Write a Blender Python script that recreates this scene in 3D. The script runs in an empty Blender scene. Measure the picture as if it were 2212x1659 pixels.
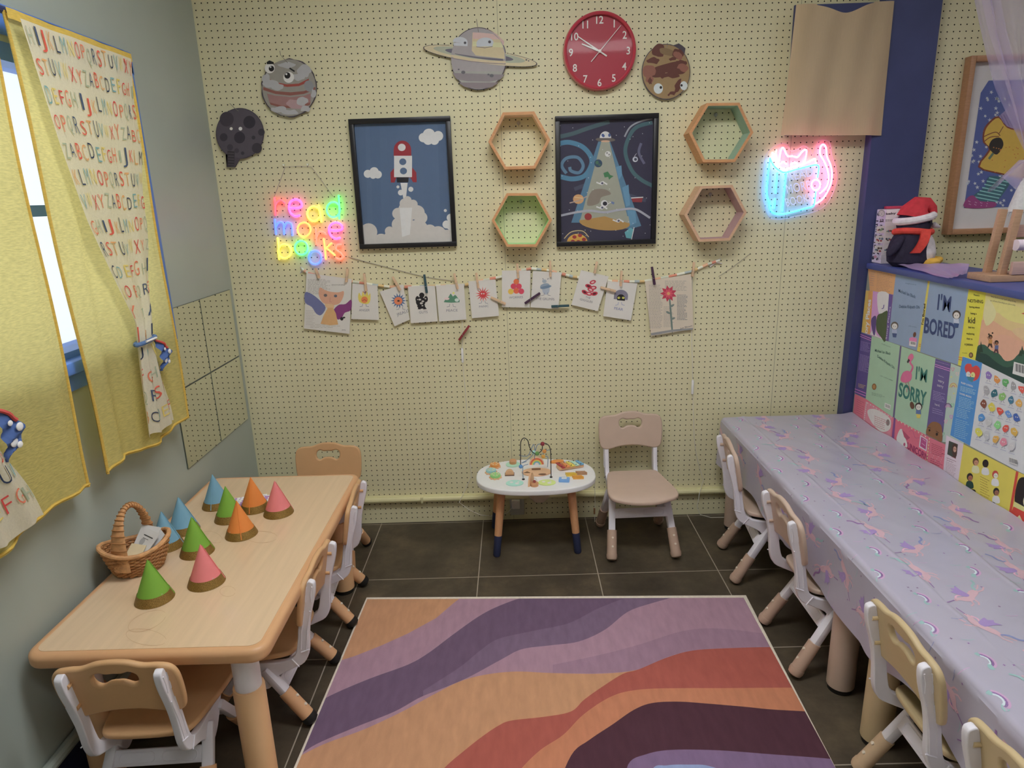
import bpy, bmesh, math, random
import numpy as np
from mathutils import Vector, Matrix
random.seed(7)
S = bpy.context.scene
COL = S.collection
PI = math.pi
IN = 0.0254
# ---------------------------------------------------------------- camera solved from the one-inch pegboard grid
CP = np.array([.036, -3.0098, 1.5275]); FPX = 1455.6
def cam_axes(yaw, pitch, roll):
    cy, sy, cp, sp, cr, sr = math.cos(yaw), math.sin(yaw), math.cos(pitch), math.sin(pitch), math.cos(roll), math.sin(roll)
    f = np.array([-sy*cp, cy*cp, -sp]); r0 = np.array([cy, sy, 0.]); u0 = np.cross(r0, f)
    return r0*cr+u0*sr, -r0*sr+u0*cr, f
CR, CU, CF = cam_axes(.0080, .2709, -.0319)
def survey(px, py, axis, val):
    """measured point of the photograph on the real plane axis = val"""
    d = CF + CR*(px-1106)/FPX - CU*(py-829.5)/FPX
    t = (val-CP[axis])/d[axis]
    return CP + d*t
cam = bpy.data.cameras.new('camera'); co = bpy.data.objects.new('camera', cam); COL.objects.link(co)
cam.sensor_width = 36; cam.lens = FPX/2212*36; cam.clip_start = .02
mw = Matrix.Identity(4)
for i in range(3):
    mw[i][0], mw[i][1], mw[i][2], mw[i][3] = CR[i], CU[i], -CF[i], CP[i]
co.matrix_world = mw
S.camera = co
S.view_settings.view_transform = 'Standard'; S.view_settings.look = 'None'
S.view_settings.gamma = 1; S.view_settings.exposure = .25; S.view_settings.use_curve_mapping = False
# ---------------------------------------------------------------- materials
K = .60
def lin(c):
    c = c/255
    return c/12.92 if c <= .04045 else ((c+.055)/1.055)**2.4
def alb(c, k=None):
    k = k or K
    q = [lin(v)/k for v in c]; g = .3*q[0]+.6*q[1]+.1*q[2]
    return tuple(min(.88, v+(g-v)*.10) for v in q)+(1,)
MATS = {}
def M(key, c=None, rough=.55, var=.07, scale=14, bump=0., bscale=200, metal=0., k=None, spec=.4, coat=0., stretch=None):
    """procedural principled material; c is the colour the thing shows in the photograph's light"""
    if key in MATS: return MATS[key]
    m = bpy.data.materials.new(key); m.use_nodes = True
    nt = m.node_tree; N = nt.nodes; L = nt.links; b = N['Principled BSDF']
    col = alb(c, k)
    b.inputs['Roughness'].default_value = rough; b.inputs['Metallic'].default_value = metal
    b.inputs['Specular IOR Level'].default_value = spec; b.inputs['Coat Weight'].default_value = coat
    b.inputs['Coat Roughness'].default_value = .12
    tc = N.new('ShaderNodeTexCoord'); src = tc.outputs['Object']
    if stretch:
        mp = N.new('ShaderNodeMapping'); mp.inputs['Scale'].default_value = stretch; L.new(src, mp.inputs['Vector']); src = mp.outputs['Vector']
    if var:
        n = N.new('ShaderNodeTexNoise'); n.inputs['Scale'].default_value = scale; n.inputs['Detail'].default_value = 5
        L.new(src, n.inputs['Vector'])
        r = N.new('ShaderNodeMapRange'); r.inputs['From Min'].default_value = .25; r.inputs['From Max'].default_value = .75
        r.inputs['To Min'].default_value = 1-var; r.inputs['To Max'].default_value = 1+var; L.new(n.outputs['Fac'], r.inputs['Value'])
        x = N.new('ShaderNodeVectorMath'); x.operation = 'SCALE'; x.inputs[0].default_value = col[:3]
        L.new(r.outputs['Result'], x.inputs['Scale']); L.new(x.outputs['Vector'], b.inputs['Base Color'])
    else: b.inputs['Base Color'].default_value = col
    if bump:
        n2 = N.new('ShaderNodeTexNoise'); n2.inputs['Scale'].default_value = bscale; n2.inputs['Detail'].default_value = 3
        L.new(src, n2.inputs['Vector'])
        bp = N.new('ShaderNodeBump'); bp.inputs['Strength'].default_value = bump; bp.inputs['Distance'].default_value = .002
        L.new(n2.outputs['Fac'], bp.inputs['Height']); L.new(bp.outputs['Normal'], b.inputs['Normal'])
    MATS[key] = m
    return m
def PC(c):                                    # printed colour
    return M('print_%02x%02x%02x' % tuple(int(v) for v in c), c, .55, .03, 60)
def emit(key, c, s):
    if key in MATS: return MATS[key]
    m = bpy.data.materials.new(key); m.use_nodes = True; nt = m.node_tree
    b = nt.nodes['Principled BSDF']; b.inputs['Base Color'].default_value = (.6, .6, .6, 1)
    b.inputs['Emission Color'].default_value = tuple(c)+(1,); b.inputs['Emission Strength'].default_value = s
    MATS[key] = m
    return m
def clear(key, tint=(1, 1, 1), gloss=.08, rough=.05, opac=0., base=(200, 200, 205)):
    """thin clear sheet: transparent with a reflective coat and optional haze"""
    if key in MATS: return MATS[key]
    m = bpy.data.materials.new(key); m.use_nodes = True; nt = m.node_tree; N = nt.nodes; L = nt.links
    N.remove(N['Principled BSDF'])
    t = N.new('ShaderNodeBsdfTransparent'); t.inputs['Color'].default_value = tuple(tint)+(1,)
    g = N.new('ShaderNodeBsdfGlossy'); g.inputs['Roughness'].default_value = rough
    fr = N.new('ShaderNodeLayerWeight'); fr.inputs['Blend'].default_value = .5
    pw = N.new('ShaderNodeMath'); pw.operation = 'POWER'; pw.inputs[1].default_value = 4; L.new(fr.outputs['Facing'], pw.inputs[0])
    sc = N.new('ShaderNodeMath'); sc.operation = 'MULTIPLY_ADD'; sc.inputs[1].default_value = .7; sc.inputs[2].default_value = gloss
    sc.use_clamp = True
    L.new(pw.outputs[0], sc.inputs[0])
    mx = N.new('ShaderNodeMixShader'); L.new(sc.outputs[0], mx.inputs['Fac']); L.new(t.outputs[0], mx.inputs[1]); L.new(g.outputs[0], mx.inputs[2])
    out = N['Material Output']; last = mx
    if opac:
        d = N.new('ShaderNodeBsdfDiffuse'); d.inputs['Color'].default_value = alb(base)
        m2 = N.new('ShaderNodeMixShader'); m2.inputs['Fac'].default_value = opac
        L.new(mx.outputs[0], m2.inputs[1]); L.new(d.outputs[0], m2.inputs[2]); last = m2
    L.new(last.outputs[0], out.inputs['Surface'])
    MATS[key] = m
    return m
def cloth_mat(key, c, transl=.45, wave=None, k=None, bump=.4, lo=.82, hi=1.12):
    if key in MATS: return MATS[key]
    m = bpy.data.materials.new(key); m.use_nodes = True; nt = m.node_tree; N = nt.nodes; L = nt.links
    N.remove(N['Principled BSDF'])
    col = alb(c, k)
    d = N.new('ShaderNodeBsdfDiffuse'); t = N.new('ShaderNodeBsdfTranslucent')
    tc = N.new('ShaderNodeTexCoord'); w = N.new('ShaderNodeTexNoise'); w.inputs['Scale'].default_value = 1.; w.inputs['Detail'].default_value = 2
    mp = N.new('ShaderNodeMapping'); mp.inputs['Scale'].default_value = wave or (160, 90, 320)
    L.new(tc.outputs['Object'], mp.inputs['Vector']); L.new(mp.outputs['Vector'], w.inputs['Vector'])
    r = N.new('ShaderNodeMapRange'); r.inputs['From Min'].default_value = .3; r.inputs['From Max'].default_value = .7
    r.inputs['To Min'].default_value = lo; r.inputs['To Max'].default_value = hi; L.new(w.outputs['Fac'], r.inputs['Value'])
    x = N.new('ShaderNodeVectorMath'); x.operation = 'SCALE'; x.inputs[0].default_value = col[:3]; L.new(r.outputs['Result'], x.inputs['Scale'])
    bp = N.new('ShaderNodeBump'); bp.inputs['Strength'].default_value = bump; bp.inputs['Distance'].default_value = .002
    L.new(w.outputs['Fac'], bp.inputs['Height'])
    for q in (d, t):
        L.new(x.outputs['Vector'], q.inputs['Color']); L.new(bp.outputs['Normal'], q.inputs['Normal'])
    mx = N.new('ShaderNodeMixShader'); mx.inputs['Fac'].default_value = transl
    L.new(d.outputs[0], mx.inputs[1]); L.new(t.outputs[0], mx.inputs[2]); L.new(mx.outputs[0], N['Material Output'].inputs['Surface'])
    MATS[key] = m
    return m
# ---------------------------------------------------------------- objects
def tag(o, label=None, cat=None, group=None, kind=None):
    if label: o['label'] = label
    if cat: o['category'] = cat
    if group: o['group'] = group
    if kind: o['kind'] = kind
    return o
def thing(name, label, cat, loc=(0, 0, 0), rotz=0, group=None):
    o = bpy.data.objects.new(name, None); COL.objects.link(o); o.empty_display_size = .05
    o.location = loc; o.rotation_euler = (0, 0, rotz)
    return tag(o, label, cat, group)
def base_of(o):
    m = Matrix.Identity(4); ch = []
    while o is not None: ch.append(o); o = o.parent
    for q in reversed(ch): m = m @ Matrix.LocRotScale(q.location, q.rotation_euler, q.scale)
    return m
class MB:
    """collects shapes and links them as one mesh object"""
    def __init__(s): s.v = []; s.f = []; s.m = []; s.sm = []; s.mats = []
    def slot(s, mat):
        if mat not in s.mats: s.mats.append(mat)
        return s.mats.index(mat)
    def add(s, vs, fs, mat=None, smooth=False):
        b = len(s.v); s.v += [tuple(map(float, v)) for v in vs]; i = s.slot(mat)
        for f in fs: s.f.append(tuple(b+k for k in f)); s.m.append(i); s.sm.append(smooth)
        return s
    def box(s, c, size, mat=None, rot=None, bev=0., seg=2):
        bm = bmesh.new(); bmesh.ops.create_cube(bm, size=1)
        for v in bm.verts: v.co = Vector((v.co[0]*size[0], v.co[1]*size[1], v.co[2]*size[2]))
        if bev: bmesh.ops.bevel(bm, geom=bm.edges[:], offset=bev, segments=seg, affect='EDGES', profile=.5)
        R = rot.to_3x3() if rot is not None else Matrix.Identity(3)
        bm.verts.index_update()
        s.add([R @ v.co+Vector(c) for v in bm.verts], [[v.index for v in f.verts] for f in bm.faces], mat, bev > 0)
        bm.free(); return s
    def tube(s, pts, r, mat=None, seg=8, closed=False, caps=True, ref=None):
        P = [Vector(p) for p in pts]; n = len(P); rr = r if isinstance(r, (list, tuple)) else [r]*n
        vs = []; fs = []; up = None
        for i, p in enumerate(P):
            a = P[(i-1) % n] if (closed or i > 0) else p; b = P[(i+1) % n] if (closed or i < n-1) else p
            t = (b-a)
            if t.length < 1e-9: t = Vector((0, 0, 1))
            t.normalize()
            if up is None:
                up = Vector(ref) if ref else (Vector((0, 0, 1)) if abs(t.z) < .9 else Vector((1, 0, 0)))
            x = t.cross(up)
            if x.length < 1e-6: x = t.cross(Vector((.3, .5, .8)))
            x.normalize(); up = x.cross(t).normalized()
            for k in range(seg):
                an = 2*PI*k/seg; vs.append(p+(x*math.cos(an)+up*math.sin(an))*rr[i])
        m = n if closed else n-1
        for i in range(m):
            for k in range(seg):
                fs.append((i*seg+k, i*seg+(k+1) % seg, ((i+1) % n)*seg+(k+1) % seg, ((i+1) % n)*seg+k))
        if caps and not closed: fs += [tuple(reversed(range(seg))), tuple((n-1)*seg+k for k in range(seg))]
        return s.add(vs, fs, mat, True)
    def lathe(s, prof, c=(0, 0, 0), mat=None, seg=24, sx=1, sy=1, rot=None, caps=True):
        vs = []; fs = []; R = rot.to_3x3() if rot is not None else Matrix.Identity(3)
        for r, z in prof:
            for k in range(seg):
                a = 2*PI*k/seg; vs.append(R @ Vector((r*sx*math.cos(a), r*sy*math.sin(a), z))+Vector(c))
        for i in range(len(prof)-1):
            for k in range(seg):
                fs.append((i*seg+k, i*seg+(k+1) % seg, (i+1)*seg+(k+1) % seg, (i+1)*seg+k))
        if caps and prof[0][0] > 1e-6: fs.append(tuple(reversed(range(seg))))
        if caps and prof[-1][0] > 1e-6: fs.append(tuple((len(prof)-1)*seg+k for k in range(seg)))
        return s.add(vs, fs, mat, True)
    def cyl(s, p0, p1, r0, r1=None, mat=None, seg=20):
        return s.tube([p0, p1], [r0, r0 if r1 is None else r1], mat, seg)
    def ball(s, c, r, mat=None, seg=14, sc=(1, 1, 1), rot=None):
        prof = [(max(0, math.sin(PI*i/8)), -math.cos(PI*i/8)) for i in range(9)]
        R = (rot.to_3x3() if rot is not None else Matrix.Identity(3)) @ Matrix.Diagonal((sc[0]*r, sc[1]*r, sc[2]*r))
        prof[0] = (0.001, -1); prof[-1] = (.001, 1)
        vs = []; fs = []
        for q, z in prof:
            for k in range(seg):
                a = 2*PI*k/seg; vs.append(R @ Vector((q*math.cos(a), q*math.sin(a), z))+Vector(c))
        for i in range(8):
            for k in range(seg): fs.append((i*seg+k, i*seg+(k+1) % seg, (i+1)*seg+(k+1) % seg, (i+1)*seg+k))
        fs += [tuple(reversed(range(seg))), tuple(8*seg+k for k in range(seg))]
        return s.add(vs, fs, mat, True)
    def grid(s, fn, nu, nv, mat=None):
        vs = [fn(i/nu, j/nv) for j in range(nv+1) for i in range(nu+1)]; w = nu+1
        return s.add(vs, [(j*w+i, j*w+i+1, (j+1)*w+i+1, (j+1)*w+i) for j in range(nv) for i in range(nu)], mat, True)
    def plate(s, outline, holes=(), t=.01, bev=.0, mat=None, place=None, res=2):
        """solid cut from a 2-D outline with holes; place maps (x, y, thickness) to 3-D"""
        cu = bpy.data.curves.new('tmp', 'CURVE'); cu.dimensions = '2D'; cu.fill_mode = 'BOTH'
        cu.extrude = max(0, t/2-bev); cu.bevel_depth = bev; cu.bevel_resolution = res; cu.offset = -bev
        for pl in [outline]+list(holes):
            sp = cu.splines.new('POLY'); sp.points.add(len(pl)-1); sp.use_cyclic_u = True
            for q, p in zip(sp.points, pl): q.co = (p[0], p[1], 0, 1)
        ob = bpy.data.objects.new('tmp', cu); me = bpy.data.meshes.new_from_object(ob)
        pf = place or (lambda x, y, z: (x, y, z))
        s.add([pf(*v.co) for v in me.vertices], [list(p.vertices) for p in me.polygons], mat, bev > 0)
        bpy.data.meshes.remove(me); bpy.data.objects.remove(ob); bpy.data.curves.remove(cu)
        return s
    def build(s, name, mat=None, parent=None, origin=None, sharp=35, local=False):
        me = bpy.data.meshes.new(name); o = bpy.data.objects.new(name, me); COL.objects.link(o)
        V = s.v
        if parent is not None:
            o.parent = parent
            if not local:
                iv = base_of(parent).inverted(); V = [iv @ Vector(v) for v in V]
        elif origin is not None:
            V = [Vector(v)-Vector(origin) for v in V]; o.location = origin
        elif V and not local:
            a = np.array(V); c = (float(a[:, 0].mean()), float(a[:, 1].mean()), float(a[:, 2].min()))
            V = [Vector(v)-Vector(c) for v in V]; o.location = c
        me.from_pydata([tuple(v) for v in V], [], s.f)
        for q in s.mats: me.materials.append(q if q is not None else mat)
        me.polygons.foreach_set('material_index', s.m); me.polygons.foreach_set('use_smooth', s.sm)
        me.validate(); me.update()
        if any(s.sm):
            try: me.set_sharp_from_angle(angle=math.radians(sharp))
            except Exception: pass
        return o
def copy_tree(o, parent=None):
    c = o.copy(); COL.objects.link(c)
    if parent is not None: c.parent = parent
    for ch in [q for q in bpy.data.objects if q.parent == o]: copy_tree(ch, c)
    return c
# ---------------------------------------------------------------- 2-D helpers
def smooth(pts, n=6, closed=True):
    out = []; N = len(pts)
    for i in range(N if closed else N-1):
        p = [np.array(pts[(i+k) % N] if closed else pts[min(max(i+k, 0), N-1)], float) for k in (-1, 0, 1, 2)]
        for j in range(n):
            t = j/n
            out.append(tuple(.5*((2*p[1])+(p[2]-p[0])*t+(2*p[0]-5*p[1]+4*p[2]-p[3])*t*t+(3*p[1]-p[0]-3*p[2]+p[3])*t**3)))
    if not closed: out.append(tuple(pts[-1]))
    return out
def ell(cx, cy, rx, ry, rot=0, n=28, a0=0, a1=360):
    full = a1-a0 >= 360; n2 = n if full else n+1; out = []
    for i in range(n2):
        a = math.radians(a0+(a1-a0)*i/n); x, y = rx*math.cos(a), ry*math.sin(a); r = math.radians(rot)
        out.append((cx+x*math.cos(r)-y*math.sin(r), cy+x*math.sin(r)+y*math.cos(r)))
    return out
def rrect(x0, y0, x1, y1, r, n=5):
    out = []
    for cx, cy, a in ((x1-r, y1-r, 0), (x0+r, y1-r, 90), (x0+r, y0+r, 180), (x1-r, y0+r, 270)):
        for i in range(n+1):
            t = math.radians(a+90*i/n); out.append((cx+r*math.cos(t), cy+r*math.sin(t)))
    return out
def star(cx, cy, r0, r1, n=5, rot=-90):
    return [(cx+(r0 if i % 2 == 0 else r1)*math.cos(math.radians(rot+180*i/n)), cy+(r0 if i % 2 == 0 else r1)*math.sin(math.radians(rot+180*i/n))) for i in range(2*n)]
def wob(pts, amp, seed=0):
    rnd = random.Random(seed); return [(x+rnd.uniform(-amp, amp), y+rnd.uniform(-amp, amp)) for x, y in pts]
GL = {}
def glyphs(txt, bold=0.):
    k = (txt, bold)
    if k not in GL:
        cu = bpy.data.curves.new('tmp', 'FONT'); cu.body = txt; cu.size = 1; cu.offset = bold; cu.resolution_u = 3
        ob = bpy.data.objects.new('tmp', cu); me = bpy.data.meshes.new_from_object(ob)
        v = np.array([p.co[:2] for p in me.vertices]) if len(me.vertices) else np.zeros((0, 2))
        GL[k] = (v, [list(p.vertices) for p in me.polygons])
        bpy.data.meshes.remove(me); bpy.data.objects.remove(ob); bpy.data.curves.remove(cu)
    return GL[k]
def clip_poly(P, C):
    """keeps what lies inside the convex outline C"""
    ar = sum(C[i][0]*C[(i+1) % len(C)][1]-C[(i+1) % len(C)][0]*C[i][1] for i in range(len(C))); sg = 1 if ar > 0 else -1
    for i in range(len(C)):
        a, b = C[i], C[(i+1) % len(C)]; out = []
        def d(p): return sg*((b[0]-a[0])*(p[1]-a[1])-(b[1]-a[1])*(p[0]-a[0]))
        for k in range(len(P)):
            p, q = P[k-1], P[k]; dp, dq = d(p), d(q)
            if (dp < 0) != (dq < 0):
                t = dp/(dp-dq); out.append((p[0]+(q[0]-p[0])*t, p[1]+(q[1]-p[1])*t))
            if dq >= 0: out.append(q)
        P = out
        if not P: break
    return P
class Art(MB):
    """flat printed shapes traced in a measuring frame (ox, oy, scale) and laid on a real plane"""
    def __init__(s, plane, val, frame=(0, 0, 1), h0=.0006, dh=.00003):
        super().__init__(); s.pl = plane; s.val = val; s.fr = frame; s.h = h0; s.dh = dh; s.clip = None
    def at(s, x, y, h=None):
        h = s.h if h is None else h
        ox, oy, sc = s.fr; X, Y = ox+x/sc, oy+y/sc
        ax, sg = {'B': (1, -1), 'L': (0, 1), 'R': (0, -1), 'Z': (2, 1)}[s.pl]
        p = survey(X, Y, ax, s.val); p[ax] += sg*h
        return tuple(p)
    def poly(s, pts, c):
        if s.clip: pts = clip_poly(pts, s.clip)
        if len(pts) < 3: return s
        vs = [s.at(*p) for p in pts]; s.add(vs, [tuple(range(len(vs)))], PC(c) if isinstance(c, tuple) else c); s.h += s.dh; return s
    def quad(s, x0, y0, x1, y1, c): return s.poly([(x0, y0), (x1, y0), (x1, y1), (x0, y1)], c)
    def ell(s, cx, cy, rx, ry, c, rot=0, n=24, a0=0, a1=360): return s.poly(ell(cx, cy, rx, ry, rot, n, a0, a1), c)
    def line(s, pts, w, c, closed=False):
        P = [np.array(p, float) for p in pts]; n = len(P); L = []; R = []
        for i in range(n):
            a = P[i-1] if (i > 0 or closed) else P[i]; b = P[(i+1) % n] if (i < n-1 or closed) else P[i]
            t = b-a; t = t/(np.linalg.norm(t)+1e-9); nn = np.array([-t[1], t[0]])*w/2
            L.append(P[i]+nn); R.append(P[i]-nn)
        vs = [s.at(*p) for p in L]+[s.at(*p) for p in R]
        m = n if closed else n-1
        if s.clip:
            h = s.h
            for i in range(m):
                j = (i+1) % n; s.h = h; s.poly([tuple(L[i]), tuple(L[j]), tuple(R[j]), tuple(R[i])], c)
            return s
        s.add(vs, [(i, (i+1) % n, n+(i+1) % n, n+i) for i in range(m)], PC(c) if isinstance(c, tuple) else c); s.h += s.dh; return s
    def text(s, txt, p0, p1, hgt, c, up=None, bold=0.):
        """fits txt between baseline ends p0 and p1; hgt is the capital height"""
        v, f = glyphs(txt, bold)
        if not len(v): return s
        w0, w1 = v[:, 0].min(), v[:, 0].max(); p0 = np.array(p0, float); d = np.array(p1, float)-p0
        if up is None: up = np.array([d[1], -d[0]])/np.linalg.norm(d)
        up = np.array(up, float)
        if up[1] == 0 and up[0] == 0: up = np.array([0, -1.])
        u = up/np.linalg.norm(up)*hgt/.7
        vs = [s.at(*(p0+d*((q[0]-w0)/(w1-w0))+u*q[1])) for q in v]
        s.add(vs, f, PC(c) if isinstance(c, tuple) else c); s.h += s.dh; return s
    def scrib(s, x0, y0, x1, y1, n, w, c, dx=(1, 0), dy=(0, 1), seed=1, fill=.8):
        """rows of print too small to read"""
        rnd = random.Random(seed); c = PC(c)
        for i in range(n):
            t = (i+.5)/n; x = 0.
            while x < rnd.uniform(fill-.15, 1.0):
                l = rnd.uniform(.06, .2); e = min(1, x+l)
                def P(a, b): return (x0+(x1-x0)*a*dx[0]+(y1-y0)*b*dy[0], y0+(x1-x0)*a*dx[1]+(y1-y0)*b*dy[1])
                p, q = P(x, t), P(e, t)
                s.add([s.at(p[0], p[1]-w/2), s.at(q[0], q[1]-w/2), s.at(q[0], q[1]+w/2), s.at(p[0], p[1]+w/2)], [(0, 1, 2, 3)], c)
                x = e+.03
        s.h += s.dh; return s
def sheet(plane, val, frame, pts, t, mat, name, parent=None, h=0.):
    """thin solid sheet cut to a traced outline lying on a real plane"""
    A = Art(plane, val, frame); n = len(pts)
    a = [A.at(x, y, h) for x, y in pts]; b = [A.at(x, y, h+t) for x, y in pts]
    m = MB(); m.add(a+b, [tuple(range(n, 2*n)), tuple(reversed(range(n)))]+[(i, (i+1) % n, n+(i+1) % n, n+i) for i in range(n)], mat)
    return m.build(name, None, parent)
C1 = (0, 0, 2.764); C2 = (0, 580, 2.675); C3 = (440, 0, 2.764); C4 = (880, 0, 2.9105); C5 = (1560, 0, 2.592); C6 = (560, 520, 2.1269)
D1 = (980, 860, 4.0963); D3 = (600, 1100, 1.7839); D5 = (180, 1000, 4.608); D6 = (560, 340, 6.382); D7 = (1620, 280, 6.912); D8 = (1840, 420, 5.946)
E4 = (650, 560, 6.32); E5 = (980, 560, 3.95); E6 = (1840, 560, 4.879); E7 = (1840, 720, 3.771); E8 = (2010, 0, 3.188)
# ================================================================ the room
XL, XR_, CEIL, YB = -1.222, 1.62, 2.75, -5.2
def struct(o): o['kind'] = 'structure'; return o
# --- back wall of drilled hardboard, one-inch grid, real holes, their shade painted near-black on sides and backing
def pegboard(panels):
    V = []; F = []; SD = []; base = 0
    for x0, x1, z0, z1, xs, zs in panels:
        bx = [x0]+[(a+b)/2 for a, b in zip(xs, xs[1:])]+[x1]; bz = [z0]+[(a+b)/2 for a, b in zip(zs, zs[1:])]+[z1]
        X, Z = np.meshgrid(np.array(xs), np.array(zs)); X = X.ravel(); Z = Z.ravel(); n = len(X)
        A, B = np.meshgrid(np.array(bx[:-1]), np.array(bz[:-1])); A2, B2 = np.meshgrid(np.array(bx[1:]), np.array(bz[1:]))
        A, B, A2, B2 = A.ravel(), B.ravel(), A2.ravel(), B2.ravel()
        an = np.radians(np.arange(8)*45+22.5-67.5); r = .0027
        v = np.zeros((n, 24, 3))
        ox = [A2, A2, X, A, A, A, X, A2]; oz = [Z, B2, B2, B2, Z, B, B, B]
        for k in range(8):
            v[:, k, 0] = ox[k]; v[:, k, 2] = oz[k]
            t = math.radians(k*45)
            v[:, 8+k, 0] = X+r*math.cos(t); v[:, 8+k, 2] = Z+r*math.sin(t)
            v[:, 16+k] = v[:, 8+k]; v[:, 16+k, 1] = .005
        b0 = (np.arange(n)*24+base)[:, None]
        for k in range(8):
            q = (k+1) % 8
            F.append(np.concatenate([b0+k, b0+8+k, b0+8+q, b0+q], 1)); F.append(np.concatenate([b0+8+k, b0+16+k, b0+16+q, b0+8+q], 1)); SD += [np.zeros(n, np.int32), np.ones(n, np.int32)]
        V.append(v.reshape(-1, 3)); base += n*24
    return np.concatenate(V), np.concatenate(F), np.concatenate(SD)
rows_a = [(1.05+i)*IN for i in range(92)]; rows_b = [(.32+i)*IN for i in range(1, 93)]
ztop = 2.40
P1 = (XL, -.0004, .002, ztop, [(-.6-k)*IN for k in range(47, -1, -1)], rows_a)
P2 = (.0004, 48.02*IN, .002, ztop, [(.45+k)*IN for k in range(48)], rows_b)
P3 = (48.06*IN, 1.533, .002, ztop, [(48.63+k)*IN for k in range(12)], rows_b)
P4 = (1.745, 3.2, .002, ztop, [1.768+k*IN for k in range(56)], rows_b)
V, F, side = pegboard([P1, P2, P3, P4])
me = bpy.data.meshes.new('wall_back'); wall = bpy.data.objects.new('wall_back', me); COL.objects.link(wall); struct(wall)
nb = len(V)
extra = [(XL, .006, 0), (4, .006, 0), (4, .006, CEIL), (XL, .006, CEIL), (XL, 0, ztop), (4, 0, ztop), (4, 0, CEIL), (XL, 0, CEIL),
         (3.2, 0, 0), (4, 0, 0), (4, 0, ztop), (3.2, 0, ztop), (XL-.15, .12, 0), (4, .12, 0), (4, .12, CEIL), (XL-.15, .12, CEIL)]
nv = nb+len(extra); nf = len(F)+4
me.vertices.add(nv); me.vertices.foreach_set('co', np.concatenate([V, np.array(extra)]).astype(np.float32).ravel())
faces = np.concatenate([F, np.array([[0, 1, 2, 3], [4, 5, 6, 7], [8, 9, 10, 11], [12, 13, 14, 15]])+np.array([[nb]])]).astype(np.int32)
me.loops.add(nf*4); me.loops.foreach_set('vertex_index', faces.ravel())
me.polygons.add(nf); me.polygons.foreach_set('loop_start', np.arange(nf, dtype=np.int32)*4)
mi = np.zeros(nf, np.int32); mi[1:len(F):1] = 0; mi[len(F)] = 1; mi[:len(F)] = side; me.polygons.foreach_set('material_index', mi)
me.polygons.foreach_set('use_smooth', np.zeros(nf, bool)); me.materials.append(M('pegboard_paint', (184, 178, 142), .5, .04, 3)); me.materials.append(M('hole_shade', (14, 13, 11), .9, 0))
me.update(); me.validate()
# --- floor of half-metre slate-look tiles with pale grout
fl = bpy.data.materials.new('slate_tile'); fl.use_nodes = True; nt = fl.node_tree; N = nt.nodes; L = nt.links; b = N['Principled BSDF']
tc = N.new('ShaderNodeTexCoord'); mp = N.new('ShaderNodeMapping'); mp.inputs['Location'].default_value = (.05+.0, .41, 0); mp.inputs['Scale'].default_value = (1, 1, 1)
L.new(tc.outputs['Object'], mp.inputs['Vector'])
br = N.new('ShaderNodeTexBrick'); br.offset = 0; br.inputs['Scale'].default_value = 1; br.inputs['Brick Width'].default_value = .5; br.inputs['Row Height'].default_value = .5
br.inputs['Mortar Size'].default_value = .0022; br.inputs['Mortar Smooth'].default_value = .2; br.inputs['Bias'].default_value = 0
br.inputs['Color1'].default_value = (0, 0, 0, 1); br.inputs['Color2'].default_value = (0, 0, 0, 1); br.inputs['Mortar'].default_value = (1, 1, 1, 1)
L.new(mp.outputs['Vector'], br.inputs['Vector'])
n1 = N.new('ShaderNodeTexNoise'); n1.inputs['Scale'].default_value = 5; n1.inputs['Detail'].default_value = 9; n1.inputs['Roughness'].default_value = .68; L.new(tc.outputs['Object'], n1.inputs['Vector'])
cr = N.new('ShaderNodeValToRGB'); cr.color_ramp.elements[0].position = .3; cr.color_ramp.elements[1].position = .72
cr.color_ramp.elements[0].color = alb((44, 37, 29)); cr.color_ramp.elements[1].color = alb((84, 72, 54))
e = cr.color_ramp.elements.new(.5); e.color = alb((62, 53, 41)); L.new(n1.outputs['Fac'], cr.inputs['Fac'])
mx = N.new('ShaderNodeMix'); mx.data_type = 'RGBA'; L.new(br.outputs['Color'], mx.inputs['Factor']); L.new(cr.outputs['Color'], mx.inputs['A']); mx.inputs['B'].default_value = alb((136, 126, 112))
L.new(mx.outputs['Result'], b.inputs['Base Color']); b.inputs['Roughness'].default_value = .5
bp = N.new('ShaderNodeBump'); bp.inputs['Strength'].default_value = .15; bp.inputs['Distance'].default_value = .004; L.new(n1.outputs['Fac'], bp.inputs['Height']); L.new(bp.outputs['Normal'], b.inputs['Normal'])
def slab(name, c, size, mat):
    m = MB(); m.box((0, 0, 0), size, mat); return struct(m.build(name, None, None, origin=None, local=True)).__class__ and _place(name, c)
def _place(name, c):
    o = [q for q in bpy.data.objects if q.name.startswith(name)][-1]; o.location = c; return o
slab('floor', (1.4, YB/2, -.05), (5.6, -YB+.3, .1), fl)
slab('ceiling', (1.4, YB/2, CEIL+.05), (5.6, -YB+.3, .1), M('ceiling_paint', (176, 174, 166), .8))
slab('wall_rear', (1.4, YB-.06, CEIL/2), (5.6, .1, CEIL), M('rear_paint', (170, 165, 148), .7))
slab('wall_right', (4.06, YB/2, CEIL/2), (.1, -YB, CEIL), M('right_paint', (170, 165, 140), .7))
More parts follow.
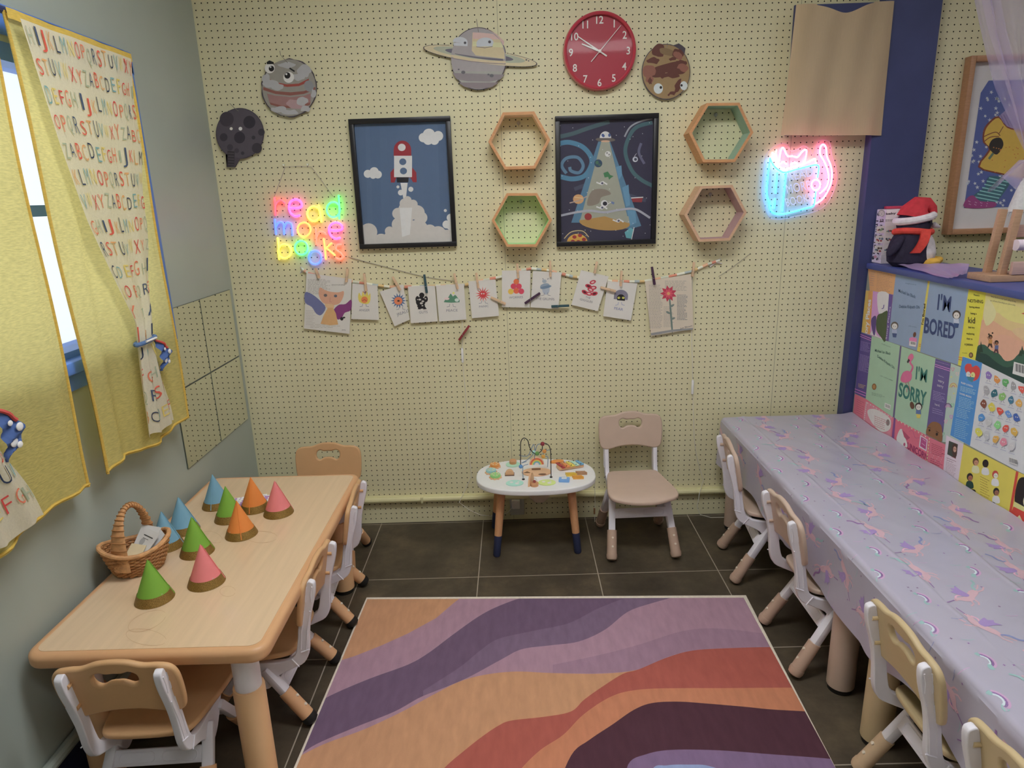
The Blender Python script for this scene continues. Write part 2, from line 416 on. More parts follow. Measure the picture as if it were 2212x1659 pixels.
# --- left wall with the window opening
sage = M('sage_paint', (135, 143, 136), .42, .04, 3, .05, 120)
W0, W1, WZ0, WZ1 = -1.78, -.64, 1.10, 1.94
m = MB()
def lb(y0, y1, z0, z1): m.box((XL-.075, (y0+y1)/2, (z0+z1)/2), (.15, y1-y0, z1-z0), sage)
lb(YB, W0, 0, CEIL); lb(W1, .006, 0, CEIL); lb(W0, W1, 0, WZ0); lb(W0, W1, WZ1, CEIL)
struct(m.build('wall_left'))
win = thing('window_1', None, None, (XL-.06, (W0+W1)/2, WZ0)); win['kind'] = 'structure'
wb = M('window_blue', (62, 104, 178), .4)
m = MB(); t = .045
m.box((XL-.05, W0+t/2, (WZ0+WZ1)/2), (.1, t, WZ1-WZ0), wb); m.box((XL-.05, W1-t/2, (WZ0+WZ1)/2), (.1, t, WZ1-WZ0), wb)
m.box((XL-.05, (W0+W1)/2, WZ1-t/2), (.1, W1-W0, t), wb); m.box((XL-.05, (W0+W1)/2, WZ0+t/2), (.1, W1-W0, t), wb)
m.box((XL-.055, (W0+W1)/2, 1.53), (.05, W1-W0, .03), wb)
m.build('window_frame', None, win)
m = MB(); m.box((XL+.012, (W0+W1)/2, WZ0+.01), (.06, W1-W0+.03, .035), wb, bev=.006)
m.box((XL+.008, W1+.03, (WZ0+WZ1)/2+.02), (.016, .07, WZ1-WZ0+.12), wb, bev=.004); m.box((XL+.008, W0-.03, (WZ0+WZ1)/2+.02), (.016, .07, WZ1-WZ0+.12), wb, bev=.004)
m.box((XL+.008, (W0+W1)/2, WZ1+.05), (.016, W1-W0+.14, .07), wb, bev=.004)
m.box((XL+.008, (W0+W1)/2, WZ0-.035), (.016, W1-W0+.1, .05), wb, bev=.004)
m.build('window_sill', None, win)
m = MB(); m.box((XL-.06, (W0+W1)/2, (WZ0+WZ1)/2), (.004, W1-W0-.08, WZ1-WZ0-.08), clear('window_glass', (.94, .97, 1)))
m.build('window_pane', None, win)
# rails low on the walls
m = MB(); yel = M('rail_paint', (184, 178, 134), .45, .04)
m.tube([(XL+.005, -.016, .131), (1.52, -.016, .131)], .0135, yel, 10); m.box(((XL+1.52)/2, -.006, .131), (1.52-XL-.02, .012, .03), yel)
m.box((-.44, -.016, .131), (.012, .034, .034), yel, bev=.004); struct(m.build('trim_1'))
m = MB(); m.box((XL+.006, (YB-.05)/2, .055), (.012, -YB-.1, .11), M('navy_skirting', (38, 40, 66), .5))
struct(m.build('baseboard_left'))
m = MB(); m.tube([(XL+.014, YB+.05, .135), (XL+.014, -.03, .135)], .016, sage, 10); struct(m.build('trim_2'))
# blue pilaster and the half-height partition on the right
def bluepaint(key, c, chip):
    m_ = M(key, c, .5, .10, 6)
    return m_
navy = bluepaint('pilaster_blue', (54, 60, 100), 0)
m = MB(); m.box((1.6435, -.024, ztop/2+.17), (.223, .056, ztop+.34), navy); struct(m.build('trim_3'))
m = MB(); m.box((1.355, -.008, 1.985), (.33, .012, .49), navy); struct(m.build('trim_4'))
m = MB(); m.box((1.60, -.03, 2.285), (.32, .07, .05), M('beam_navy', (34, 36, 58), .6)); struct(m.build('trim_5'))
dusk = M('partition_grey', (128, 132, 118), .55, .08, 8)
m = MB(); m.box((1.633, -1.66, .59), (.12, 3.2, 1.18), dusk)
# scraped paint: irregular navy remainder along the far end of the partition
A = Art('R', 1.573, E6, .0004)
A.poly([(0, -40), (165, 60), (130, 110), (100, 160), (85, 230), (60, 330), (45, 420), (62, 500), (45, 600), (28, 700), (10, 800), (-10, 900), (-30, 1000), (-60, 1600), (-130, 1600), (-130, -40)], (46, 54, 96))
for c_, r_ in (((110, 140), 22), ((70, 330), 10), ((40, 560), 9), ((10, 700), 12)): A.poly(wob(ell(c_[0], c_[1], r_*.6, r_*1.5, 30, 12), 5, r_), (172, 170, 158))
m.v += [Vector(q) for q in []]; b0 = len(m.v)
for f_, mi_ in zip(A.f, A.m): m.add([A.v[k] for k in f_], [tuple(range(len(f_)))], A.mats[mi_])
struct(m.build('wall_partition'))
m = MB(); m.box((1.70, -1.67, 1.1935), (.285, 3.2, .024), M('ledge_blue', (58, 70, 128), .4, .06), bev=.004); struct(m.build('trim_6'))
# --- light: ceiling troffers and the sky outside the window
def ceiling_light(x, y, lx, ly, s, lab):
    o = thing('ceiling_light', lab, 'ceiling light', (x, y, CEIL-.06))
    f = MB(); wm = M('fixture_white', (190, 190, 188), .4)
    f.box((x, y-ly/2-.012, CEIL-.03), (lx+.05, .025, .06), wm); f.box((x, y+ly/2+.012, CEIL-.03), (lx+.05, .025, .06), wm)
    f.box((x-lx/2-.012, y, CEIL-.03), (.025, ly, .06), wm); f.box((x+lx/2+.012, y, CEIL-.03), (.025, ly, .06), wm)
    f.build('frame', None, o)
    d = MB(); d.box((x, y, CEIL-.035), (lx, ly, .02), emit('diffuser_%g' % s, (.97, .985, 1.), s)); d.build('diffuser', None, o)
ceiling_light(.1, -1.6, 1.2, .5, 14.5, 'white ceiling troffer nearest the pegboard wall')
ceiling_light(.5, -3.1, 1.2, .55, 5.0, 'unseen white ceiling troffer added for fill above the middle of the room')  # fill lamp added out of view to lift the lower wall
ceiling_light(2.6, -1.5, 1.2, .55, 5.0, 'white ceiling troffer beyond the low partition')
wd = bpy.data.worlds.new('daylight'); S.world = wd; wd.use_nodes = True; nt = wd.node_tree
bg = nt.nodes['Background']; sky = nt.nodes.new('ShaderNodeTexSky'); sky.sky_type = 'HOSEK_WILKIE'; sky.turbidity = 6; sky.ground_albedo = .8
sky.sun_direction = Vector((.5, .4, .75)).normalized()
mxs = nt.nodes.new('ShaderNodeMix'); mxs.data_type = 'RGBA'; mxs.inputs['Factor'].default_value = .8; mxs.inputs['B'].default_value = (.92, .96, 1.0, 1)
nt.links.new(sky.outputs['Color'], mxs.inputs['A']); nt.links.new(mxs.outputs['Result'], bg.inputs['Color']); bg.inputs['Strength'].default_value = 1.35
# ================================================================ things on the pegboard wall
ysh = -.006
def cutout(name, label, frame, outline, face, deco, hook, cat='wall decoration', t=.004, y=-.012):
    o = thing(name, label, cat, tuple(Art('B', y, frame).at(*hook[-1], 0)), 0, 'cartoon planets on the pegboard')
    sheet('B', y, frame, outline, t, M('edge_%s' % name, face, .6), 'disc', o)
    A = Art('B', y, frame, t+.0005); deco(A); A.build('print', None, o)
    h = MB(); H = Art('B', y, frame)
    P = [H.at(*p, .004+.004*(k > 0)) for k, p in enumerate(hook)]
    P[0] = (P[0][0], .003, P[0][2])
    h.tube(P, .0011, M('string_grey', (120, 112, 104), .7), 6); h.build('hanging_string', None, o)
    return o
def moon(A):
    A.poly(ell(218, 797, 138, 147), (74, 68, 76))
    for x, y, r, c in ((275, 730, 36, (46, 42, 50)), (140, 712, 42, (58, 52, 60)), (122, 820, 23, (52, 47, 55)), (217, 822, 33, (48, 43, 52)), (320, 885, 30, (52, 47, 54)), (347, 790, 20, (50, 46, 54)), (300, 822, 11, (50, 46, 52)), (235, 915, 10, (50, 46, 54)), (200, 900, 14, (60, 54, 62)), (160, 880, 18, (58, 53, 61))):
        A.ell(x, y, r, r*1.05, c)
    A.ell(167, 769, 9, 9, (200, 188, 178)); A.ell(222, 769, 11, 11, (206, 196, 188))
    A.poly([(145, 900), (188, 905), (185, 992), (143, 995)], (50, 45, 50))
    for k in range(5): A.line([(148, 915+k*17), (184, 917+k*17)], 4, (78, 72, 78))
cutout('planet_cutout', 'dark grey cratered moon cutout, lowest and leftmost of the planets', C3,
       ell(218, 797, 143, 152, 0, 40, 118, 450)+[(190, 998), (140, 998), (148, 925)], (66, 60, 68), moon, [(145, 612), (190, 648), (212, 665)])
def jup(A):
    c = (512, 525); g1, g2, wt, rd = (128, 124, 116), (106, 104, 104), (150, 150, 152), (122, 74, 66)
    A.ell(512, 525, 160, 170, g1, n=40)
    A.poly([(392, 470), (430, 492), (500, 505), (570, 500), (630, 470), (628, 492), (570, 515), (500, 520), (430, 508)], (140, 62, 52))
    A.poly([(358, 520), (430, 545), (520, 552), (600, 545), (668, 520), (670, 535), (600, 562), (520, 572), (430, 562), (357, 538)], rd)
    A.poly([(380, 560), (430, 572), (520, 580), (600, 573), (640, 558), (640, 615), (560, 635), (470, 632), (395, 612)], (136, 100, 98))
    A.poly([(395, 612), (470, 632), (560, 635), (640, 612), (636, 628), (560, 648), (470, 645), (402, 626)], rd)
    A.ell(630, 515, 28, 34, (120, 121, 124), -20)
    for i, (x, y, a, b) in enumerate(((400, 500, 46, 26), (440, 520, 40, 20), (600, 425, 42, 38), (570, 460, 40, 22), (500, 390, 55, 18), (550, 622, 56, 28), (590, 605, 34, 24), (450, 655, 46, 18), (520, 672, 50, 16), (660, 560, 16, 26), (610, 650, 30, 18), (375, 470, 22, 30))):
        A.poly(smooth(wob(ell(x, y, a, b, 0, 12), 5, i), 2), wt if i != 5 else (150, 122, 124))
    A.ell(397, 408, 30, 31, (186, 184, 180)); A.ell(407, 411, 16, 17, (28, 26, 28)); A.ell(402, 402, 5, 5, (200, 200, 200))
    A.ell(510, 463, 32, 33, (188, 186, 182)); A.ell(502, 452, 18, 19, (28, 26, 28)); A.ell(496, 444, 6, 6, (200, 200, 200))
    A.poly([(378, 372), (395, 362), (420, 372), (422, 384), (380, 385)], (24, 22, 24)); A.line([(515, 408), (545, 428)], 9, (24, 22, 24))
cutout('planet_cutout', 'grey planet cutout with reddish bands and round eyes', C3, smooth(wob(ell(512, 525, 166, 174, 0, 36), 4, 3), 2), (116, 113, 112), jup, [(447, 298), (462, 330), (505, 376)])
SAT = [(270+0, 0)]
def sat(A):
    A.ell(447, 370, 172, 192, (140, 134, 136), n=44)
    A.poly(ell(447, 370, 172, 192, 0, 22, -86, 12)+[(447, 360), (415, 352), (405, 210)], (172, 160, 128))
    A.poly([(420, 205), (540, 210), (600, 300), (610, 262), (560, 215), (500, 185), (440, 190)], (178, 150, 142))
    A.poly([(410, 255), (585, 262), (600, 300), (412, 292)], (176, 172, 132))
    A.poly(ell(447, 370, 170, 190, 0, 30, 25, 155), (138, 138, 132)); A.poly([(285, 460), (612, 470), (585, 500), (520, 515), (380, 512), (310, 500)], (120, 112, 116))
    A.poly([(320, 520), (575, 520), (530, 550), (447, 560), (360, 548)], (118, 108, 112))
    A.poly(ell(458, 352, 356, 44, 8.2, 60), (178, 166, 132)); A.poly(ell(452, 345, 290, 33, 8, 60), (148, 152, 132)); A.poly(ell(452, 346, 216, 24, 8, 60), (92, 88, 100))
    A.poly(ell(447, 370, 172, 192, 0, 40, 170, 372)+[(600, 372), (447, 360), (300, 338)], (140, 134, 136))
    A.poly([(410, 208), (540, 215), (585, 255), (610, 330), (612, 372), (430, 350), (405, 320)], (176, 162, 126))
    A.poly([(412, 262), (590, 270), (604, 300), (410, 292)], (178, 176, 134)); A.poly([(412, 205), (470, 208), (540, 215), (578, 250), (412, 246)], (180, 152, 146))
    A.line([(276, 352), (400, 375), (520, 388), (618, 392)], 14, (176, 162, 130)); A.line([(276, 366), (400, 388), (520, 399), (618, 404)], 5, (118, 108, 112))
    A.poly(ell(333, 264, 46, 30, 5, 20, 170, 375), (166, 170, 176)); A.poly([(289, 270), (380, 272), (378, 292), (292, 288)], (166, 170, 176)); A.ell(363, 271, 8, 8, (70, 68, 74))
    A.poly(ell(488, 272, 54, 34, -4, 20, 175, 368), (166, 170, 176)); A.poly([(434, 275), (541, 270), (535, 292), (437, 296)], (166, 170, 176)); A.ell(517, 265, 9, 9, (70, 68, 74))
    A.line([(433, 296), (487, 302), (536, 294)], 4, (108, 100, 100))
    for x, y, r in ((323, 438, 6), (352, 456, 13), (510, 470, 7), (530, 477, 13), (748, 378, 6), (762, 384, 5)): A.ell(x, y, r, r*.8, (88, 86, 92))
cutout('planet_cutout', 'pale banded planet cutout with a wide tilted ring', C4,
       ell(447, 370, 176, 197, 0, 24, 190, 350)+ell(458, 352, 362, 47, 8.2, 16, -58, 62)+ell(447, 370, 176, 197, 0, 24, 22, 158)+ell(458, 352, 362, 47, 8.2, 16, 118, 236), (128, 122, 124), sat, [(433, 110), (440, 160), (448, 205)])
def ven(A):
    A.ell(1625, 452, 148, 170, (132, 108, 72), n=44)
    br, pk = (86, 48, 40), (124, 78, 64)
    for i, (x, y, a, b, r, c) in enumerate(((1580, 320, 40, 40, 0, br), (1640, 330, 60, 22, 10, (112, 90, 60)), (1545, 385, 38, 20, 0, br), (1700, 340, 36, 30, 30, br), (1665, 375, 22, 12, 0, br), (1720, 400, 40, 22, 0, br), (1640, 425, 95, 30, -8, br), (1560, 470, 60, 20, 0, br), (1700, 440, 50, 34, 0, br), (1520, 450, 46, 36, 0, pk), (1730, 425, 36, 24, 20, pk), (1700, 350, 34, 22, 30, pk), (1520, 500, 22, 26, 0, pk), (1660, 475, 50, 16, 0, br), (1700, 540, 18, 44, 20, br), (1525, 510, 14, 20, 0, br), (1660, 590, 24, 9, -15, br), (1600, 455, 26, 40, 10, br))):
        A.poly(smooth(wob(ell(x, y, a, b, r, 12), 6, i+40), 2), c)
    A.ell(1576, 558, 29, 33, (176, 184, 184)); A.ell(1592, 551, 8, 9, (40, 36, 36)); A.ell(1736, 540, 23, 28, (176, 184, 184)); A.ell(1722, 538, 7, 8, (40, 36, 36))
cutout('planet_cutout', 'brown blotchy planet cutout with dark tufts, right of the clock', C4,
       [(1625+152*math.cos(math.radians(a)), 452+175*math.sin(math.radians(a))) if (a % 360) not in (296, 304, 312, 346, 354, 180, 188, 172) else (1625+182*math.cos(math.radians(a)), 452+198*math.sin(math.radians(a))) for a in range(0, 360, 8)], (60, 42, 38), ven, [(1640, 265), (1632, 290), (1626, 302)])
# --- red clock
ck = thing('wall_clock', 'round red wall clock with white numerals', 'clock', (.4095, -.002, 1.935))
CX, CZ, RR = .4095, 2.083, .1465
red = M('clock_red', (166, 44, 62), .28, .03, 5, coat=.4); dred = M('clock_face_red', (148, 34, 52), .45, .03, 4); wht = M('clock_white', (206, 190, 186), .5, 0)
ry = Matrix.Rotation(PI/2, 4, 'X')
m = MB(); m.lathe([(RR-.02, .0), (RR, .0), (RR+.002, .012), (RR-.002, .034), (RR-.008, .038), (RR-.013, .034), (RR-.014, .02)], (CX, -.003, CZ), red, 64, rot=ry, caps=False); m.build('rim', None, ck)
m = MB(); m.lathe([(.001, .018), (RR-.012, .018)], (CX, -.003, CZ), dred, 64, rot=ry, caps=False); m.build('dial', None, ck)
for k in range(1, 13):
    m = MB(); v, f = glyphs(str(k), .012); w = v[:, 0].max()+v[:, 0].min(); a = PI/2-k*PI/6; s_ = .040
    m.add([(CX+.116*math.cos(a)+(q[0]-w/2)*s_*.92, -.0222, CZ+.116*math.sin(a)+(q[1]-.35)*s_) for q in v], f, wht); m.build('numeral', None, ck)
def hand(ang, l0, l1, w, y, name):
    a = math.radians(90-ang); d = Vector((math.cos(a), 0, math.sin(a))); n = Vector((-d.z, 0, d.x))*w/2; c = Vector((CX, y, CZ))
    q = MB(); P = [c-d*l0-n, c-d*l0+n, c+d*l1+n*.6, c+d*l1-n*.6]
    q.add(P+[p+Vector((0, -.001, 0)) for p in P], [(0, 1, 2, 3), (4, 5, 6, 7), (0, 1, 5, 4), (1, 2, 6, 5), (2, 3, 7, 6), (3, 0, 4, 7)], wht); q.build(name, None, ck)
hand(303, .034, .108, .006, -.0245, 'minute_hand'); hand(292, .0, .078, .007, -.026, 'hour_hand'); hand(42.5, .052, .124, .003, -.028, 'second_hand')
m = MB(); m.lathe([(.006, .018), (.006, .029), (.001, .03)], (CX, -.003, CZ), wht, 14, rot=ry); m.build('hub', None, ck)
m = MB(); m.lathe([(.001, .0325), (RR-.012, .0318)], (CX, -.003, CZ), clear('clock_lens', gloss=.02, rough=.04), 48, rot=ry, caps=False); m.build('lens', None, ck)
# --- framed posters
def poster(label, x0, x1, z0, z1, art, frame, clip):
    o = thing('framed_poster', label, 'poster', ((x0+x1)/2, -.002, z0), 0, 'black framed space posters')
    bk = M('frame_black', (26, 25, 28), .35, .1, 30); w = .02; m = MB()
    for c, s_ in ((((x0+x1)/2, z0+w/2), (x1-x0, w)), (((x0+x1)/2, z1-w/2), (x1-x0, w)), ((x0+w/2, (z0+z1)/2), (w, z1-z0-2*w)), ((x1-w/2, (z0+z1)/2), (w, z1-z0-2*w))):
        m.box((c[0], -.0145, c[1]), (s_[0], .025, s_[1]), bk, bev=.0015)
    m.build('frame', None, o)
    A = Art('B', -.008, frame, .0008); A.clip = clip; art(A); A.build('print', None, o)
    m = MB(); m.box(((x0+x1)/2, -.006, (z0+z1)/2), (x1-x0-.01, .004, z1-z0-.01), M('poster_board', (120, 120, 120)))
    m.build('backing_board', None, o)
    m = MB(); m.add([(x0+.015, -.019, z0+.015), (x1-.015, -.019, z0+.015), (x1-.015, -.019, z1-.015), (x0+.015, -.019, z1-.015)], [(0, 1, 2, 3)], clear('poster_glazing', gloss=.07, rough=.02)); m.build('glazing', None, o)
def cloudy(A, cs, c):
    for x, y, r in cs: A.ell(x, y, r, r, c)
def rocket(A):
    bl, wt, gr, rd = (74, 96, 128), (206, 202, 196), (180, 176, 172), (140, 34, 48)
    A.poly([(880, 725), (1475, 712), (1500, 1465), (945, 1470)], bl)
    for x0_ in (905, 990, 1090, 1300, 1395): A.poly([(x0_, 740), (x0_+60, 738), (x0_+75, 1420), (x0_+22, 1420)], (68+x0_ % 7, 90+x0_ % 7, 122+x0_ % 7))
    cloudy(A, ((1345, 805, 37), (1312, 822, 28), (1400, 812, 30), (1340, 835, 30), (1378, 838, 27)), wt); cloudy(A, ((1018, 1025, 27), (980, 1038, 24), (1040, 1042, 24), (1012, 1048, 20)), wt)
    A.poly([(1115, 1030), (1140, 1000), (1245, 1000), (1270, 1030), (1272, 1088), (1250, 1088), (1235, 1060), (1150, 1060), (1140, 1090), (1118, 1090)], rd)
    A.poly([(1150, 1055), (1225, 1055), (1222, 1088), (1155, 1090)], (26, 24, 34))
    A.poly(ell(1187, 895, 52, 55, 0, 20, 180, 360)+[(1240, 930), (1135, 932)], rd); A.quad(1137, 930, 1244, 1058, wt)
    A.ell(1183, 880, 23, 22, wt); A.ell(1189, 966, 21, 20, bl); A.ell(1193, 1021, 21, 20, bl)
    A.poly([(1175, 1092), (1218, 1092), (1206, 1200), (1195, 1200)], wt); A.ell(1160, 1116, 9, 9, wt); A.ell(1237, 1130, 15, 15, wt); A.ell(1177, 1150, 17, 17, wt)
    cloudy(A, ((1217, 1195, 24), (1200, 1215, 30), (1250, 1220, 28), (1220, 1260, 60), (1160, 1275, 34), (1275, 1270, 45), (1300, 1300, 36), (1165, 1340, 42), (1280, 1370, 60), (1110, 1380, 28), (1350, 1380, 40), (1220, 1400, 90), (1400, 1400, 50), (985, 1385, 52), (1060, 1440, 45), (1150, 1440, 80), (1300, 1440, 80), (1450, 1440, 60)), gr)
    A.poly([(946, 1395), (1060, 1410), (1250, 1380), (1497, 1370), (1498, 1464), (947, 1468)], gr)
    cloudy(A, ((1450, 1340, 24), (1475, 1300, 24), (1478, 1345, 30)), wt); A.ell(1443, 1257, 9, 9, wt)
    A.poly([(1170, 1240), (1245, 1240), (1232, 1400), (1185, 1415)], (198, 202, 210))
poster('black framed poster of a red and white rocket lifting off from clouds', -.632, -.209, 1.328, 1.858, rocket, C3, [(880, 725), (1475, 712), (1500, 1465), (945, 1470)])
def ufo(A):
    nv = (44, 42, 66)
    A.poly([(940, 742), (1560, 728), (1545, 1515), (950, 1535)], nv)
    cy, gr, gy = (64, 116, 146), (58, 92, 100), (140, 142, 152)
    A.line(smooth([(955, 860), (1040, 840), (1140, 805), (1270, 765)], 6, False), 26, (60, 84, 92))
    A.line(smooth([(945, 905), (1020, 895), (1110, 930), (1160, 1010), (1120, 1100), (1040, 1125), (960, 1110)], 6, False), 30, cy)
    A.line(smooth([(1000, 1090), (970, 1040), (1000, 995), (1070, 990), (1105, 1040), (1080, 1085), (1030, 1075), (1020, 1050)], 6, False), 20, (76, 112, 140))
    A.line(smooth([(1540, 770), (1440, 800), (1390, 870), (1370, 960), (1410, 1070), (1470, 1130), (1545, 1170)], 6, False), 24, gr)
    A.line(smooth([(1365, 860), (1400, 800), (1460, 765), (1540, 745)], 6, False), 10, gy); A.line(smooth([(1470, 900), (1455, 960), (1490, 1030)], 5, False), 16, (92, 92, 118))
    A.line(smooth([(1050, 1190), (1150, 1160), (1300, 1180), (1400, 1230), (1500, 1260)], 6, False), 24, (62, 66, 88))
    A.poly([(1200, 890), (1275, 890), (1470, 1420), (1400, 1440), (1080, 1400), (1030, 1400)], (72, 112, 140))
    for q in ([(1310, 1050), (1345, 1040), (1350, 1100), (1330, 1130)], [(1350, 1180), (1390, 1160), (1400, 1290), (1375, 1300)], [(1380, 1320), (1430, 1310), (1440, 1400), (1400, 1420)]): A.poly(q, (84, 130, 160))
    A.poly([(1220, 885), (1268, 885), (1392, 1400), (1340, 1420), (1240, 1425), (1130, 1415), (1085, 1390)], (140, 142, 128))
    A.ell(1240, 1400, 160, 48, (158, 122, 62), 4); A.poly([(1085, 1385), (1240, 1360), (1398, 1405), (1390, 1360), (1100, 1340)], (140, 142, 128))
    A.poly(smooth([(1160, 1200), (1240, 1190), (1280, 1220), (1220, 1240), (1200, 1280), (1130, 1290)], 4), (120, 110, 100))
    A.ell(1245, 878, 62, 14, (92, 84, 80), 2); A.poly(ell(1245, 868, 36, 42, 0, 20, 180, 360), (200, 204, 208)); A.ell(1230, 852, 12, 9, (60, 80, 130), 50); A.ell(1270, 850, 8, 11, (60, 80, 130)); A.ell(1245, 888, 28, 6, (190, 150, 120))
    A.ell(1200, 1027, 25, 25, (40, 66, 92)); A.ell(1193, 1022, 10, 12, (60, 100, 80)); A.ell(1208, 1036, 8, 7, (60, 100, 80))
    A.ell(1260, 968, 18, 18, (190, 190, 190)); A.ell(1255, 962, 5, 6, (120, 120, 120)); A.ell(1268, 972, 5, 6, (120, 120, 120))
    A.poly([(1232, 1088), (1260, 1078), (1275, 1100), (1296, 1108), (1280, 1118), (1268, 1130), (1262, 1112), (1240, 1116)], (52, 112, 72))
    for x, y in ((1222, 1152), (1325, 1388), (1222, 1305)): A.line([(x-34, y-6), (x-10, y+4), (x+6, y-10), (x+34, y+8)], 9, (196, 196, 200)); A.ell(x, y, 12, 11, (186, 186, 192)); A.ell(x+3, y, 7, 7, (70, 70, 90))
    A.ell(1238, 1280, 22, 22, (190, 190, 196)); A.ell(1242, 1280, 14, 13, (30, 30, 44)); A.line([(1258, 1283), (1284, 1268)], 4, (190, 190, 196)); A.poly([(1280, 1265), (1302, 1272), (1298, 1286), (1282, 1280)], (92, 110, 150))
    A.ell(1075, 1252, 34, 30, (186, 140, 92)); A.line([(1020, 1276), (1075, 1262), (1130, 1234)], 7, (160, 140, 130)); A.line([(1050, 1240), (1102, 1246)], 5, (206, 170, 120))
    A.ell(1136, 1362, 23, 22, (140, 40, 46)); A.ell(1432, 1002, 17, 17, (176, 180, 190)); A.ell(1434, 1002, 9, 9, (60, 62, 84)); A.line([(1425, 985), (1440, 965)], 3, (170, 170, 180))
    A.poly([(1408, 1245), (1480, 1240), (1474, 1272), (1414, 1270)], (126, 36, 48)); A.line([(1406, 1245), (1482, 1240)], 6, (200, 200, 204))
    A.line(smooth([(965, 1355), (1060, 1335), (1150, 1325), (1240, 1335), (1330, 1320), (1430, 1315), (1525, 1370)], 6, False), 14, (150, 152, 164))
    A.poly(ell(1065, 1530, 84, 78, 0, 24, 178, 364), (60, 56, 74)); A.poly(ell(1068, 1528, 66, 58, 0, 24, 178, 362), (214, 148, 48))
    for x, y in ((1050, 1490), (1085, 1480), (1110, 1505), (1040, 1518), (1075, 1520)): A.poly(ell(x, y, 13, 11), (146, 34, 42))
    A.line(smooth([(985, 1500), (1030, 1458), (1100, 1452), (1140, 1490)], 5, False), 5, (190, 170, 120))
    A.poly([(1365, 1460), (1400, 1432), (1420, 1440), (1405, 1500), (1375, 1495)], (84, 150, 160)); A.line([(1425, 1428), (1408, 1506)], 5, (200, 200, 204))
    rnd = random.Random(5)
    for _ in range(46):
        x, y = rnd.uniform(955, 1535), rnd.uniform(755, 1510); A.ell(x, y, 2.4, 2.4, (186, 186, 196), n=8)
poster('black framed poster of a flying saucer shining a beam on a starry navy sky', .226, .656, 1.312, 1.843, ufo, C4, [(940, 742), (1560, 728), (1545, 1515), (950, 1535)])
# --- hexagon shelves
def hexagon(label, cx, cz, r, depth, wood, inner, tilt=0.):
    o = thing('hexagon_shelf', label, 'shelf', (cx, -.001, cz-r*.87), 0, 'hexagonal shelves on the pegboard')
    def ring(rad): return [(cx+rad*math.cos(math.radians(60*k)+tilt), cz+rad*math.sin(math.radians(60*k)+tilt)) for k in range(6)]
    w = .0125; a = ring(r); b = ring(r-w); c = ring(r-w-.0008)
    for nm, R1, R2, y0, y1, mt in (('shelf_frame', a, b, -.001, -depth, wood), ('painted_lining', b, c, -.0015, -depth+.001, inner)):
        m = MB(); vs = [(x, y0, z) for x, z in R1]+[(x, y1, z) for x, z in R1]+[(x, y1, z) for x, z in R2]+[(x, y0, z) for x, z in R2]; fs = []
        for k in range(6):
            q = (k+1) % 6
            for i in range(4): j = (i+1) % 4; fs.append((i*6+k, i*6+q, j*6+q, j*6+k))
        m.add(vs, fs, mt); m.build(nm, None, o)
    m = MB(); m.lathe([(.001, .001), (.007, .001), (.008, .004), (.003, .006)], (cx, -.0005, cz+r*.6), M('hook_grey', (150, 146, 136), .3), 12, rot=ry)
    m.tube([(cx, -.004, cz+r*.58), (cx, -.009, cz+r*.5), (cx, -.012, cz+r*.54)], .0014, M('hook_grey'), 6); m.build('hanger', None, o)
oak = M('shelf_oak', (178, 128, 82), .5, .1, 9, stretch=(4, 4, 22)); oakp = M('shelf_birch', (178, 142, 112), .5, .08, 9, stretch=(4, 4, 22))
hexagon('wooden hexagon shelf with a peach inside, above the mint one', .074, 1.747, .127, .092, oak, M('lining_peach', (206, 168, 138), .6))
hexagon('wooden hexagon shelf with a mint green inside', .076, 1.431, .127, .092, oak, M('lining_mint', (150, 190, 132), .6), -.03)
hexagon('wooden hexagon shelf with a sea green inside, beside the brown planet', .896, 1.752, .131, .095, oak, M('lining_sea', (130, 154, 136), .6), -.02)
hexagon('wooden hexagon shelf with a mauve inside', .889, 1.433, .131, .095, oakp, M('lining_mauve', (156, 124, 128), .6), .01)
# --- neon word sign
sg = thing('neon_sign', 'multicoloured neon sign with three lower case words', 'neon sign', Art('B', 0, D6).at(640, 1500, .01))
NE = {'r': (1, .0, .02), 'p': (1, .015, .55), 'y': (.66, .53, .004), 'g': (.0, 1, .10), 'b': (.0, .06, 1), 'o': (1, .17, .0), 'c': (1, .045, .013)}
def tubes(par, plane_y, frame, strokes, r, colours, strength):
    for nm, col, segs in strokes:
        A = Art('B', plane_y, frame); m = MB(); mt = emit('neon_'+col, colours[col], strength)
        for pts in segs:
            P = smooth(pts, 5, False) if len(pts) > 2 else pts
            Q = [A.at(*p, 0) for p in P]
            m.tube(Q, r, mt, 8)
            for e_ in (Q[0], Q[-1]): m.ball(e_, r, mt, 8)
        m.build(nm, None, par)
O = lambda x, y, a, b, n=14, s=0: [(x+a*math.cos(math.radians(s+360*k/n)), y+b*math.sin(math.radians(s+360*k/n))) for k in range(n+1)]
